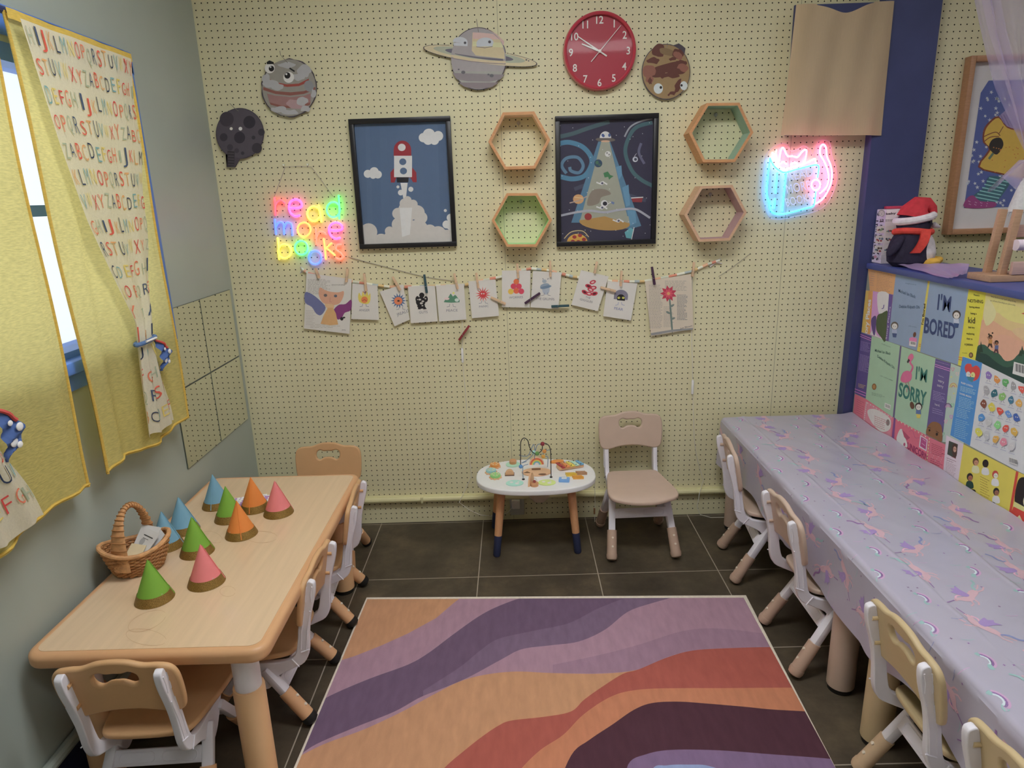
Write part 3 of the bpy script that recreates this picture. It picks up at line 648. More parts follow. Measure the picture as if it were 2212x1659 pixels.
words = [('letter_r', 'r', [[(212, 562), (220, 680), (222, 790)], [(222, 660), (250, 610), (300, 590), (345, 625)]]),
 ('letter_e', 'p', [[(430, 695), (500, 700), (580, 680), (570, 610), (500, 578), (430, 615), (410, 700), (440, 775), (500, 812), (555, 800)]]),
 ('letter_a', 'y', [O(752, 778, 88, 100), [(820, 665), (838, 770), (855, 885)]]),
 ('letter_d', 'g', [O(1022, 720, 92, 104), [(1095, 530), (1103, 690), (1103, 845)]]),
 ('letter_m', 'b', [[(215, 858), (225, 960), (232, 1055)], [(228, 960), (270, 895), (330, 905), (340, 980), (343, 1055)], [(340, 970), (380, 900), (440, 915), (455, 990), (458, 1070)]]),
 ('letter_o', 'o', [O(617, 995, 90, 97)]),
 ('letter_r', 'c', [[(778, 990), (785, 1100), (790, 1200)], [(788, 1100), (820, 1035), (870, 1025), (920, 1058)]]),
 ('letter_e', 'p', [[(985, 1000), (1060, 1010), (1140, 990), (1130, 930), (1060, 895), (985, 930), (960, 1000), (990, 1080), (1050, 1120), (1110, 1110)]]),
 ('letter_b', 'y', [[(255, 1115), (268, 1260), (275, 1400)], O(350, 1295, 88, 95)]),
 ('letter_o', 'g', [O(580, 1245, 88, 95)]), ('letter_o', 'b', [O(772, 1380, 86, 92)]),
 ('letter_k', 'o', [[(890, 1125), (905, 1260), (918, 1400)], [(912, 1265), (950, 1225), (995, 1185)], [(930, 1255), (985, 1300), (1040, 1345)]]),
 ('letter_s', 'c', [[(1130, 1205), (1075, 1210), (1060, 1265), (1120, 1315), (1155, 1365), (1120, 1405), (1065, 1390)]])]
tubes(sg, -.019, D6, words, .0044, NE, 3.2)
A = Art('B', -.009, D6); acry = clear('sign_acrylic', gloss=.03, rough=.1)
m = MB(); m.add([A.at(*p) for p in smooth([(150, 560), (420, 520), (700, 600), (880, 570), (1060, 470), (1170, 500), (1180, 830), (1230, 900), (1220, 1400), (1100, 1450), (860, 1500), (700, 1490), (480, 1400), (220, 1440), (170, 1080)], 3)], [tuple(range(45))], acry); m.build('acrylic_backing', None, sg)
m = MB(); H = Art('B', -.006, D6); m.tube([H.at(*p) for p in ((205, 550), (290, 320), (358, 130), (540, 122), (720, 128), (860, 320), (1020, 540))], .0011, M('string_white', (150, 140, 132), .7), 6); m.build('hanging_string', None, sg)
for x, y in ((335, 106), (665, 100)):
    m = MB(); m.lathe([(.001, .012), (.0045, .010), (.005, .003), (.0035, 0)], H.at(x, y, -.006), M('pin_clear', (216, 206, 176), .2), 10, rot=ry); tag(m.build('wall_hook'), 'clear hook holding the %s end of the word sign string' % ('left' if x < 500 else 'right'), 'hook')
# --- neon cat sign
ct = thing('neon_sign', 'pink and cyan neon sign of a cat behind an open book', 'neon sign', Art('B', 0, D7).at(620, 1280, .01))
NC = {'cyan': (.0, .30, 1), 'pink': (1, .13, .45), 'white': (.26, .20, .18)}
cat = [('book_outline', 'cyan', [[(300, 430), (285, 560), (262, 760), (250, 950), (290, 1090), (330, 1230), (470, 1262), (650, 1225), (820, 1178), (940, 1145), (965, 1090), (975, 1000), (985, 925)], [(300, 430), (360, 540), (450, 615), (530, 635), (700, 590), (860, 550), (980, 525), (1025, 545), (1025, 620), (1008, 715)], [(540, 640), (525, 800), (505, 1000), (485, 1215)], [(408, 650), (395, 800), (382, 945)], [(372, 1035), (368, 1110), (362, 1170)]]),
 ('book_pages', 'white', [[(335, 345), (380, 460), (430, 540), (505, 592), (640, 562), (780, 520), (900, 470), (970, 435), (985, 505)], [(395, 310), (385, 370), (400, 440), (430, 520)], [(345, 350), (400, 470)]]),
 ('cat_outline', 'pink', [[(435, 500), (450, 380), (470, 290), (500, 275), (540, 360), (570, 398), (640, 395), (710, 410), (770, 340), (820, 300), (845, 320), (835, 400), (815, 490)], [(1045, 950), (1140, 860), (1175, 730), (1155, 590), (1100, 460), (1050, 370), (1055, 260), (1095, 222), (1135, 270), (1150, 400), (1200, 520), (1225, 650), (1210, 800), (1150, 940), (1080, 1040), (985, 1105)], O(985, 825, 65, 78)]),
 ('cat_eyes', 'pink', [[(455, 505), (500, 480), (545, 515)], [(615, 520), (660, 490), (705, 510)]])]
tubes(ct, -.019, D7, cat, .0034, NC, 8.0)
A = Art('B', -.0195, D7, .0005); pale = emit('engraved_glow', (.42, .48, 1.), .75)
for tx, p0, p1, h_ in (('READ', (585, 770), (945, 690), 120), ('MORE', (560, 960), (910, 890), 140), ('BOOKS', (548, 1150), (930, 1060), 125)): A.text(tx, p0, p1, h_, pale, bold=-.012)
A.build('engraved_words', None, ct)
A = Art('B', -.010, D7); pts = smooth([(470, 205), (560, 240), (610, 320), (720, 290), (800, 240), (890, 290), (930, 390), (975, 300), (1010, 190), (1100, 150), (1190, 200), (1220, 380), (1290, 600), (1290, 800), (1180, 1060), (1010, 1210), (700, 1290), (450, 1340), (290, 1310), (220, 1130), (170, 950), (200, 650), (230, 400), (320, 280)], 3)
m = MB(); m.add([A.at(*p) for p in pts], [tuple(range(len(pts)))], acry); m.tube([A.at(*p) for p in pts], .0008, M('acrylic_edge', (206, 180, 220), .2), 5, closed=True); m.build('acrylic_backing', None, ct)
m = MB(); m.tube([Art('B', -.004, C6).at(*p) for p in ((2255, 60), (2170, 125), (2110, 165))], .001, M('string_grey'), 5); m.build('power_cord', None, ct)
# --- rainbow cord, clothes pegs and cards
m = MB(); A = Art('B', -.007, C6); path = [(195, 128), (225, 150), (320, 175), (430, 188), (520, 202), (600, 212), (700, 212), (810, 208), (880, 206), (945, 203), (1030, 182), (1115, 165), (1180, 140), (1250, 128), (1320, 135), (1390, 152), (1440, 165), (1500, 172), (1560, 176), (1620, 186), (1700, 188), (1770, 186), (1880, 165), (1990, 140), (2060, 108), (2115, 90)]
pal = [(200, 190, 172), (196, 150, 116), (176, 178, 160), (190, 120, 96), (206, 196, 176), (150, 160, 160), (188, 160, 104)]
for k in range(len(path)-1):
    seg = [tuple(np.array(path[k])+(np.array(path[k+1])-np.array(path[k]))*t) for t in (0, .34, .67, 1)]
    for j in range(3): m.tube([A.at(*seg[j]), A.at(*seg[j+1])], .0055+.001*((k+j) % 2), PC(pal[(k*3+j) % 7]), 8)
m.tube([A.at(*p) for p in ((190, 120), (205, 140), (188, 150), (200, 128))], .003, M('string_pale', (176, 168, 166), .7), 6); m.tube([A.at(*p) for p in ((2070, 120), (2120, 82), (2080, 95), (2125, 105))], .003, M('string_pale'), 6)
tag(m.build('garland_cord'), 'rainbow printed fabric cord strung across the pegboard', 'cord')
m = MB(); A = Art('B', -.004, C6); m.tube([A.at(*p) for p in smooth([(410, 75), (560, 115), (760, 165), (905, 186)], 5, False)], .0012, M('string_grey'), 6); tag(m.build('string'), 'thin grey string sloping from the word sign to the cards', 'string')
def card(label, pts, art, name='picture_card', cat='card', group='feelings cards pegged to the cord', col=(186, 182, 176), frame=C6, lift=.0, t=.0018, y=-.0145):
    o = thing(name, label, cat, Art('B', y, frame).at(*pts[3], 0), 0, group)
    sheet('B', y-lift, frame, pts, t, M('card_%d' % col[0], col, .6, .03, 10), 'paper', o)
    A = Art('B', y-lift, frame, t+.0004); art(A); A.build('print', None, o)
ink = (112, 110, 120)
def legs(A, x, y, c=ink): A.line([(x-8, y-12), (x-10, y), (x-22, y+2)], 2, c); A.line([(x+6, y-12), (x+8, y), (x+20, y+2)], 2, c)
def c_anger(A):
    A.poly(smooth([(485, 290), (460, 280), (455, 255), (460, 238), (470, 255), (476, 232), (486, 250), (496, 232), (502, 252), (510, 240), (511, 270), (503, 288)], 3), (206, 176, 70)); A.ell(484, 271, 15, 15, (206, 110, 60)); A.line([(476, 233), (486, 240), (492, 230)], 3, (150, 60, 50)); A.line([(474, 276), (484, 270), (494, 277)], 2.4, (150, 60, 40)); legs(A, 484, 301); A.text('ANGER', (459, 324), (508, 324), 11, ink)
card('white card with a yellow flame drawing, beside the winged portrait', [(428, 196), (543, 206), (550, 364), (424, 360)], c_anger)
def c_jel(A):
    A.poly(star(640, 275, 36, 20, 14, 0), (74, 100, 140)); A.ell(639, 276, 19, 18, (196, 110, 70)); A.ell(640, 276, 6, 4, (60, 40, 44)); legs(A, 652, 314); A.text('JREALO', (634, 346), (690, 326), 13, ink)
card('white card with a blue spiky ball, tilted and half tucked under another', [(554, 234), (660, 200), (692, 362), (622, 393)], c_jel, lift=-.001)
def c_guts(A):
    bk, lt = (30, 28, 32), (170, 165, 160)
    for x, y, a, b in ((747, 250, 12, 12), (742, 280, 22, 22), (727, 268, 9, 14), (766, 268, 9, 14), (744, 300, 18, 12)): A.ell(x, y, a, b, bk)
    for x, y, a in ((752, 278, 6), (738, 270, 6), (745, 287, 7), (728, 270, 3), (764, 266, 4), (750, 298, 4)): A.ell(x, y, a, a*.7, lt)
    A.poly([(735, 300), (743, 300), (742, 315), (728, 314)], bk); A.poly([(752, 300), (760, 300), (770, 313), (754, 315)], bk); A.text('GUTS', (735, 334), (774, 332), 11, ink)
card('white card with a black looping figure in boots', [(683, 210), (807, 206), (820, 370), (697, 379)], c_guts)
def c_peace(A):
    gr = (76, 122, 98); A.poly(smooth([(848, 282), (870, 258), (880, 242), (890, 256), (900, 248), (912, 262), (920, 282)], 2), gr); A.ell(862, 266, 12, 6, (200, 172, 170)); A.ell(908, 272, 10, 8, (176, 188, 180)); A.ell(893, 240, 5, 5, (206, 196, 96)); legs(A, 884, 302); A.text('PEACE', (860, 326), (912, 324), 11, ink)
card('white card with green hills on legs, left of the red burst', [(812, 206), (940, 197), (952, 362), (827, 371)], c_peace)
def c_panic(A):
    A.poly(star(1028, 246, 36, 14, 14, 10), (186, 52, 56)); A.ell(1022, 243, 3, 3, (200, 190, 186)); A.ell(1032, 243, 3, 3, (200, 190, 186)); legs(A, 1031, 286); A.text('PANIC', (1011, 308), (1054, 304), 10, ink)
card('white card with a red starburst drawing', [(960, 186), (1085, 178), (1102, 345), (978, 356)], c_panic)
def c_wor(A):
    for x, y, c in ((1181, 188, (200, 96, 52)), (1168, 209, (186, 54, 74)), (1193, 209, (190, 56, 78)), (1156, 233, (212, 160, 52)), (1181, 230, (198, 88, 56)), (1204, 232, (190, 58, 82))): A.ell(x, y, 13, 13, c)
    A.text('WORRIES', (1148, 266), (1212, 263), 10, ink)
card('white card with a pyramid of red and orange balls', [(1115, 137), (1246, 137), (1243, 307), (1115, 305)], c_wor, lift=.0022)
def c_gru(A):
    A.ell(1317, 222, 17, 26, (150, 158, 168)); A.ell(1312, 208, 22, 12, (122, 136, 152), -15); A.ell(1310, 186, 10, 8, (140, 150, 160)); A.poly(smooth([(1292, 214), (1330, 204), (1342, 208), (1330, 216), (1300, 222)], 3), (96, 116, 138)); A.line([(1305, 178), (1302, 172)], 3, ink); A.line([(1324, 178), (1328, 172)], 3, ink); legs(A, 1318, 250); A.text('THE GRUMPS', (1270, 271), (1356, 274), 11, ink)
card('white card with a grey blob creature, half behind the ball pyramid card', [(1258, 138), (1388, 147), (1374, 315), (1246, 305)], c_gru)
def c_gig(A):
    for i, (x, y) in enumerate(((1532, 190), (1512, 208), (1535, 216), (1495, 236), (1515, 243), (1540, 243), (1522, 225))):
        A.ell(x, y, 15, 9, (168, 44, 62), (i*37) % 60-20); A.ell(x, y, 8, 4, (70, 30, 40) if i % 2 else (196, 160, 160), (i*37) % 60-20)
    A.text('THE', (1498, 262), (1520, 268), 9, ink); A.text('GIGGLES', (1472, 272), (1530, 286), 9, ink)
card('white card with a heap of laughing red mouths, tilted clockwise', [(1478, 135), (1606, 164), (1555, 323), (1434, 294)], c_gig)
def c_fear(A):
    A.poly(ell(1662, 252, 32, 27, 4, 18, 180, 360)+[(1692, 272), (1628, 268)], (112, 108, 124)); A.poly(ell(1661, 262, 18, 16, 0, 14, 180, 360)+[(1680, 276), (1644, 273)], (34, 30, 34)); A.ell(1652, 262, 6, 5, (206, 190, 70)); A.ell(1672, 262, 6, 5, (206, 190, 70)); A.ell(1653, 262, 2, 2, (30, 28, 30)); A.ell(1671, 262, 2, 2, (30, 28, 30)); legs(A, 1658, 294, (110, 120, 160)); A.text('FEAR', (1630, 315), (1670, 322), 12, (100, 106, 150))
card('white card with yellow eyes peering from a grey arch', [(1600, 186), (1737, 196), (1707, 366), (1580, 346)], c_fear)
def p_wing(A):
    rnd = random.Random(3)
    A.fr = E4; A.scrib(95, 270, 400, 480, 13, 5, (140, 134, 128), seed=4); A.scrib(420, 340, 600, 360, 2, 5, (140, 134, 128), seed=6); A.scrib(70, 690, 200, 900, 10, 4, (150, 142, 134), seed=8); A.scrib(130, 880, 560, 940, 3, 4, (150, 142, 134), seed=9)
    A.poly(smooth([(260, 385), (330, 420), (420, 445), (520, 450), (585, 435), (580, 510), (530, 600), (450, 625), (360, 615), (290, 580), (245, 480)], 3), (190, 142, 116))
    A.poly(smooth([(330, 610), (450, 620), (440, 680), (370, 680)], 3), (196, 160, 120))
    A.poly(smooth([(60, 450), (160, 480), (270, 570), (340, 660), (280, 760), (210, 740), (150, 650), (60, 590)], 3), (96, 100, 140))
    A.poly(smooth([(450, 690), (520, 620), (610, 610), (690, 550), (685, 690), (600, 730), (560, 800), (500, 820), (480, 740)], 3), (118, 52, 108))
    A.poly([(370, 660), (440, 660), (480, 740), (510, 890), (400, 900), (270, 880), (310, 770)], (188, 146, 96))
    A.ell(337, 492, 24, 20, (96, 90, 92)); A.ell(475, 500, 22, 19, (88, 92, 104)); A.line([(402, 520), (396, 580), (424, 582)], 7, (170, 116, 100)); A.ell(560, 812, 22, 24, (40, 36, 40)); A.ell(590, 795, 18, 12, (50, 46, 48)); A.text('Julie', (560, 968), (612, 970), 14, (80, 76, 76))
card('book page painted with a pink face and blue and purple wings', [(218, 148), (425, 176), (415, 428), (206, 403)], p_wing, 'painted_page', 'painting', 'painted book pages pegged to the cord', (186, 172, 156), y=-.0125)
def p_flow(A):
    A.fr = E5
    A.scrib(1665, 215, 1780, 590, 30, 3.4, (132, 126, 120), seed=11, fill=.95); A.scrib(1800, 180, 1990, 270, 8, 3.4, (140, 134, 126), seed=12, fill=.95); A.scrib(1905, 300, 1995, 520, 20, 5, (120, 118, 118), seed=13); A.scrib(1790, 400, 1880, 580, 15, 3.4, (140, 134, 126), seed=14)
    A.poly(smooth([(1836, 335), (1848, 338), (1870, 600), (1856, 602)], 2), (96, 112, 106)); A.ell(1862, 396, 22, 9, (104, 116, 110), -30); A.ell(1830, 455, 20, 9, (104, 116, 110), 25); A.ell(1870, 505, 20, 9, (104, 116, 110), -20)
    A.poly(star(1832, 292, 72, 44, 9, 20), (170, 50, 72)); A.poly(star(1832, 292, 48, 26, 9, 0), (190, 70, 88)); A.ell(1832, 292, 14, 14, (196, 140, 90))
    A.poly([(1680, 630), (1860, 600), (2040, 585), (2040, 600), (1860, 618), (1745, 640), (1685, 648)], (128, 128, 128)); A.text('Jun Bloom', (1932, 596), (2036, 572), 14, (80, 76, 76))
card('printed book page painted with a red flower on a long stem', [(1772, 188), (1985, 152), (1995, 405), (1800, 438)], p_flow, 'painted_page', 'painting', 'painted book pages pegged to the cord', (184, 172, 154), y=-.0125)
def peg(label, p, q, col, y=-.021):
    """spring clothes peg from its handle end p to its jaw end q"""
    A = Art('B', y, C6); a = Vector(A.at(*p, 0)); b = Vector(A.at(*q, 0)); L_ = (b-a).length; d = (b-a)/L_; n = Vector((0, -1, 0)); w = d.cross(n)
    mt = M('peg_%d_%d_%d' % col, col, .6, .1, 60)
    o = thing('clothes_peg', label, 'clothes peg', tuple(b), 0, 'clothes pegs on the cord')
    R = Matrix((d, w, n)).transposed()
    for s_ in (1, -1):
        m = MB(); m.box((0, 0, 0), (L_, .0095, .0042), mt, bev=.001); m.v = [tuple(R @ (Matrix.Rotation(-s_*.055, 3, 'Y') @ Vector(v)+Vector((0, 0, s_*.0042)))+(a+b)/2) for v in m.v]
        m.build('peg_half', None, o)
    m = MB(); c = a+(b-a)*.58; m.tube([c-w*.0055+n*.001, c+w*.0055+n*.001], .0024, M('peg_spring', (140, 136, 130), .35, metal=.8), 8); m.tube([c+w*.005+n*.002, c+w*.005+d*.004+n*.0068, c-w*.005+d*.004+n*.0068, c-w*.005+n*.002], .0008, M('peg_spring'), 5); m.build('spring', None, o)
    return o
tan_, teal, plum, reds = (184, 154, 122), (38, 66, 74), (58, 34, 56), (122, 38, 44)
for lab, p, q, c in (('wooden peg on the top left of the winged portrait', (258, 125), (275, 172), tan_), ('wooden peg on the top right of the winged portrait', (406, 128), (400, 190), tan_), ('wooden peg holding the flame card', (482, 150), (492, 232), tan_), ('wooden peg holding the blue spiky ball card', (612, 165), (648, 228), tan_), ('dark teal peg holding the black figure card', (758, 155), (770, 240), teal), ('wooden peg holding the green hills card', (896, 150), (912, 222), tan_), ('wooden peg holding the red starburst card', (997, 148), (1007, 218), tan_), ('wooden peg holding the ball pyramid card', (1185, 105), (1190, 172), tan_), ('wooden peg holding the grey blob card', (1336, 92), (1338, 165), tan_), ('wooden peg holding the red mouths card', (1552, 95), (1540, 150), tan_), ('wooden peg holding the grey arch card', (1665, 138), (1660, 208), tan_), ('plum peg on the top left of the flower page', (1804, 120), (1816, 202), plum), ('wooden peg on the top right of the flower page', (1998, 98), (1990, 165), tan_), ('slanting wooden peg between the starburst and pyramid cards', (1064, 260), (1132, 290), tan_), ('slanting plum peg between the pyramid and grey blob cards', (1290, 240), (1220, 288), plum), ('teal peg lying level at the foot of the grey blob card', (1424, 298), (1342, 302), teal), ('wooden peg between the red mouths and grey arch cards', (1568, 214), (1638, 232), tan_), ('red peg hanging askew on the white cord below the cards', (965, 390), (918, 456), reds)):
    peg(lab, p, q, c, -.0232 if 'peg ' in lab and ('slanting' in lab or 'level' in lab or 'between' in lab) else -.0212)
# --- white flexes with switches, and the socket
def flex(label, pts, sw, floor_pts):
    o = thing('power_cord', label, 'cord', Art('B', -.006, C6).at(*pts[0]))
    A = Art('B', -.006, C6); P = [A.at(*p) for p in smooth(pts, 4, False)]+floor_pts
    m = MB(); m.tube(P, .0016, M('flex_white', (188, 184, 172), .4), 6); m.build('flex', None, o)
    m = MB(); a, b = (Vector(A.at(*p)) for p in sw); c = (a+b)/2; m.box((c.x, -.008, c.z), (.011, .012, (a-b).length), M('switch_white', (196, 192, 190), .35), bev=.004, seg=3); m.build('inline_switch', None, o)
flex('thin white cord with a small switch, left of the activity table', [(928, 200), (930, 320), (934, 430), (932, 500), (936, 580), (948, 700), (958, 860), (965, 980), (975, 1080)], ((933, 492), (934, 560)), [(-.26, -.036, .118), (-.215, -.04, .08), (-.16, -.05, .055), (-.10, -.055, .05), (-.03, -.05, .06), (.02, -.014, .105)])
flex('thin white cord with a small switch, between wall chair and cloth', [(1990, 150), (1986, 420), (1990, 560), (1990, 640), (1992, 720), (1998, 900), (2012, 1000), (2040, 1100)], ((1990, 640), (1990, 705)), [(.895, -.034, .13), (.885, -.04, .06), (.90, -.045, .022), (.95, -.05, .008), (1.04, -.05, .006)])
m = MB(); o = thing('wall_socket', 'grey electrical socket low on the wall behind the activity table', 'socket', (.018, -.002, .045))
m.box((.018, -.012, .088), (.07, .022, .105), M('socket_grey', (150, 148, 142), .4), bev=.004); m.build('faceplate', None, o)
m = MB(); m.box((.012, -.035, .10), (.04, .022, .045), M('plug_white', (176, 172, 164), .4), bev=.005); m.build('plug', None, o)
# --- tan cloth over the blue board
m = MB(); A = Art('B', -.03, (0, 0, 1))
def tancloth(u, v):
    px = (1717+(1928-1717)*u)*(1-v)+(1683+(1903-1683)*u)*v; sag = 22*math.exp(-((u-.5)/.2)**2)*(1-v)**8 if .2 < u < .8 else 0
    py = (12-8*u)*(1-v)+293*v+sag*1.0
    y = -.066-.006*math.sin(u*9+1)*(.4+v)-.004*math.sin(u*21+v*3)-.012*math.sin(u*PI)*(1-v)**3
    p = survey(px, py, 1, -.055); return (p[0], y, p[2])
m.grid(tancloth, 60, 50, cloth_mat('tan_cloth', (188, 166, 132), .3, (1500, 40, 14), lo=.94, hi=1.03, bump=.25))
tag(m.build('hanging_cloth'), 'tan ribbed cloth hanging over the blue pilaster above the cat sign', 'cloth')
# ================================================================ window dressing and mirrors on the left wall
rod = MB(); rm = M('rod_navy', (40, 48, 84), .4)
rod.tube([(-1.158, -2.35, 1.992), (-1.158, -.685, 1.992)], .009, rm, 10)
for y in (-.72, -1.5, -2.3): rod.box((-1.19, y, 1.992), (.062, .018, .022), rm)
tag(rod.build('curtain_rod'), 'navy curtain rod above the window', 'curtain rod')
ycl = cloth_mat('yellow_seersucker', (206, 168, 98), .5, (60, 55, 330), k=.52, bump=.5, lo=.88, hi=1.08)
def ycurtain(label, ya0, yb0, ya1, yb1, ph, zb):
    def fn(u, v):
        y = (ya0+(yb0-ya0)*u)*(1-v)+(ya1+(yb1-ya1)*u)*v
        a = .003+.009*v
        x = -1.156+a*math.sin(u*14+ph)*(1-.5*u)+.5*a*math.sin(u*31+ph*2+v*2)
        return (x, y+.006*math.sin(v*9+ph)*(abs(u-.5) > .45), 1.99-(1.99-zb)*v+.012*math.sin(u*7+ph)*v)
    m = MB(); m.grid(fn, 70, 60, ycl)
    hm = cloth_mat('yellow_hem', (192, 154, 62), .25, (60, 55, 330), k=.52, lo=.9, hi=1.05)
    m.grid(lambda u, v: tuple(np.array(fn(u, v*.02+.965*0))+np.array((.011, 0, .006))), 40, 2, hm)
    o = tag(m.build('curtain'), label, 'curtain', 'yellow window curtains')
    sl = MB()
    for e_ in (.008, .992): sl.tube([tuple(np.array(fn(e_, k/24))+np.array((.001, 0, 0))) for k in range(25)], .0042, hm, 6)
    sl.tube([tuple(np.array(fn(k/24, .994))+np.array((.001, 0, 0))) for k in range(25)], .004, hm, 6)
    sl.build('hem', None, o)
ycurtain('yellow crinkled curtain on the right half of the window', -1.244, -.700, -1.214, -.716, .4, .79)
ycurtain('yellow crinkled curtain on the left half of the window', -1.93, -1.281, -1.90, -1.274, 2.1, .785)
lcol = [(196, 84, 70), (222, 146, 92), (52, 62, 86), (110, 150, 156), (214, 176, 92), (188, 66, 66), (214, 110, 84), (150, 160, 140), (70, 84, 110)]
acl = cloth_mat('alphabet_cloth', (204, 188, 172), .4, (200, 200, 200), lo=.97, hi=1.03)
def letter_mat(c): return cloth_mat('dye_%d_%d_%d' % c, c, .35, (200, 200, 200), lo=.97, hi=1.03)
def acurtain(label, keys, mirror, tie_label, seed):
    zs = [k[0] for k in keys]
    def edge(z, i): return float(np.interp(-z, [-q for q in zs], [k[i] for k in keys]))
    z0, z1 = zs[0], zs[-1]; rnd = random.Random(seed)
    def fn(u, v):
        z = z0-(z0-z1)*v; l, r = edge(z, 1), edge(z, 2)
        g = math.exp(-((z-1.13)/.22)**2); lo_ = max(0., (1.1-z)/.3)
        a = .002+.005*g+.005*min(1, lo_)
        x = -1.128+a*math.sin(u*2*PI*2.5+1+v)+.2*a*math.sin(u*2*PI*5+2)
        return (x, l+(r-l)*u+.006*math.sin(z*23)*(u > .9), z+.006*math.sin(u*9)*v)
    o = thing('curtain', label, 'curtain', (-1.128, edge(1.13, 1), z1), 0, 'alphabet print curtains')
    m = MB(); m.grid(fn, 60, 90, acl); m.build('cloth_panel', None, o)
    m = MB(); r_ = 0; z = z0-.05; start = rnd.randint(0, 25)
    while z > z1+.02:
        v = (z0-z)/(z0-z1); wd = abs(edge(z, 2)-edge(z, 1)); n = max(3, int(wd/(.0262 if z > 1.2 else .031))); k0 = (start+r_*11) % 26
        for k in range(n):
            ch = chr(65+(k0+k) % 26); gv, gf = glyphs(ch, -.008); w = max(.2, gv[:, 0].max())
            cw = .74/n; u0 = (k+.12)/n; hz = .042*rnd.uniform(.85, 1.1); dz = rnd.uniform(-.004, .004)
            P = []
            for q in gv:
                p = fn(min(.995, u0+cw*q[0]/w), min(1, max(0, v-(q[1]*hz/.72+dz)/(z0-z1)))); P.append((p[0]+.0032, p[1], p[2]))
            m.add(P, gf, letter_mat(lcol[(k0+k) % 9]))
        z -= .066; r_ += 1
    tag(m.build('letter_print', None, o), 'scattered coloured capital letters')
    t = MB(); yl, yr = edge(1.13, 1), edge(1.13, 2); c = (yl+yr)/2
    t.tube([(-1.126+.013*math.cos(a), c+(yr-yl)/2*1.10*math.sin(a), 1.128+.003*math.sin(a)) for a in [2*PI*k/24 for k in range(24)]], .007, M('tie_blue', (70, 98, 140), .7, .3, 60), 8, closed=True)
    t.tube([(-1.107, c-.03, 1.130), (-1.106, c+.03, 1.131)], .0035, M('tie_white', (196, 196, 190), .7), 6)
    t.build('tie_back', None, o)
    return o, fn
acurtain('alphabet print curtain tied back over the right yellow curtain', [(1.975, -1.223, -.735), (1.70, -1.168, -.765), (1.5, -1.115, -.80), (1.30, -1.03, -.842), (1.19, -.978, -.865), (1.13, -.985, -.886), (1.0, -1.003, -.868), (.83, -1.018, -.838)], False, '', 3)
acurtain('alphabet print curtain tied back over the left yellow curtain, cut by the picture edge', [(1.975, -2.28, -1.79), (1.70, -2.24, -1.76), (1.5, -2.2, -1.73), (1.30, -2.08, -1.70), (1.19, -1.78, -1.66), (1.13, -1.74, -1.64), (1.0, -1.75, -1.575), (.81, -1.75, -1.502)], True, '', 8)
# scarf ends knotted behind the ties: blue cloth with clouds, bunched
def scarf(label, y, z, s, sx):
    m = MB(); bl, rd, wh = M('scarf_blue', (58, 84, 136), .7, .1, 40), M('scarf_red', (176, 62, 56), .7), M('scarf_cloud', (206, 200, 196), .7)
    def f(u, v): return (-1.133+.028*math.sin(v*PI)*(.5+u*.5)+.006*math.sin(v*20+u*5), y+sx*(.004+.04*s*math.sin(PI*min(1, v*1.05))*u+.018*v), z-.11*s*v)
    m.grid(f, 8, 18, bl)
    for u, v, r in ((.75, .45, .009), (.6, .7, .010), (.85, .75, .007), (.5, .35, .006)):
        p = f(u, v); m.ball((p[0]+.004, p[1], p[2]), r*s, wh, 10, (.3, 1, .9))
    p0, p1 = f(.9, .05), f(1, .3); m.tube([tuple(np.array(f(.95, k/8*.35))+np.array((.003, 0, 0))) for k in range(9)], .004*s, rd, 6)
    tag(m.build('scarf'), label, 'scarf')
scarf('blue scarf with white clouds knotted at the right curtain tie', -.886, 1.122, 1.0, 1)
scarf('blue scarf with white clouds bulging from the left curtain tie', -1.60, 1.118, 1.25, 1)
# four mirror tiles
mir = M('mirror_silver', (214, 216, 210), .015, 0, metal=1., k=.85); med = M('mirror_edge', (70, 78, 70), .3)
def tile(label, y0, z0):
    o = thing('mirror_tile', label, 'mirror', (XL, y0+.15, z0), 0, 'mirror tiles on the left wall')
    m = MB(); m.box((XL+.0022, y0+.15, z0+.15), (.0038, .299, .299), med); m.build('backing', None, o)
    m = MB(); m.add([(XL+.0046, y0+.002, z0+.002), (XL+.0046, y0+.298, z0+.002), (XL+.0046, y0+.298, z0+.298), (XL+.0046, y0+.002, z0+.298)], [(0, 1, 2, 3)], mir); m.build('mirror_face', None, o)
for lab, y0, z0 in (('upper mirror tile beside the curtain', -.638, .873), ('upper mirror tile beside the pegboard corner', -.336, .873), ('lower mirror tile nearer the curtain', -.638, .571), ('lower mirror tile beside the pegboard corner', -.336, .571)): tile(lab, y0, z0)
# ================================================================ rug
rug = thing('rug', 'wavy striped rug in orange, mauve, red and plum on the tiles', 'rug', (.15, -1.5, 0))
m = MB(); m.plate([(-.590, -.650), (-.662, -2.56), (.828, -2.62), (.901, -.706)], [], .009, .003, M('rug_edge', (186, 176, 162), .9, .1, 80), lambda x, y, t: (x, y, .0046+t)); m.build('pile_base', None, rug)
A = Art('Z', .009, D3, .0004, .00004)
A.clip = [(345, 347), (1795, 341), (2215, 1120), (20, 1120)]
def rugmat(c): return M('rug_%d_%d_%d' % c, c, .95, .09, 9, .6, 200, spec=.1, stretch=(5, 1.4, 1))
lil, pur, ora, red_, plu, och, vio, dpu = (146, 114, 130), (96, 76, 98), (170, 108, 78), (150, 76, 66), (72, 44, 54), (170, 124, 90), (112, 90, 120), (106, 86, 108)
big = [(-400, 1500), (2800, 1500)]
A.poly([(0, 330), (2600, 330), (2600, 1400), (-300, 1400)], rugmat(lil))
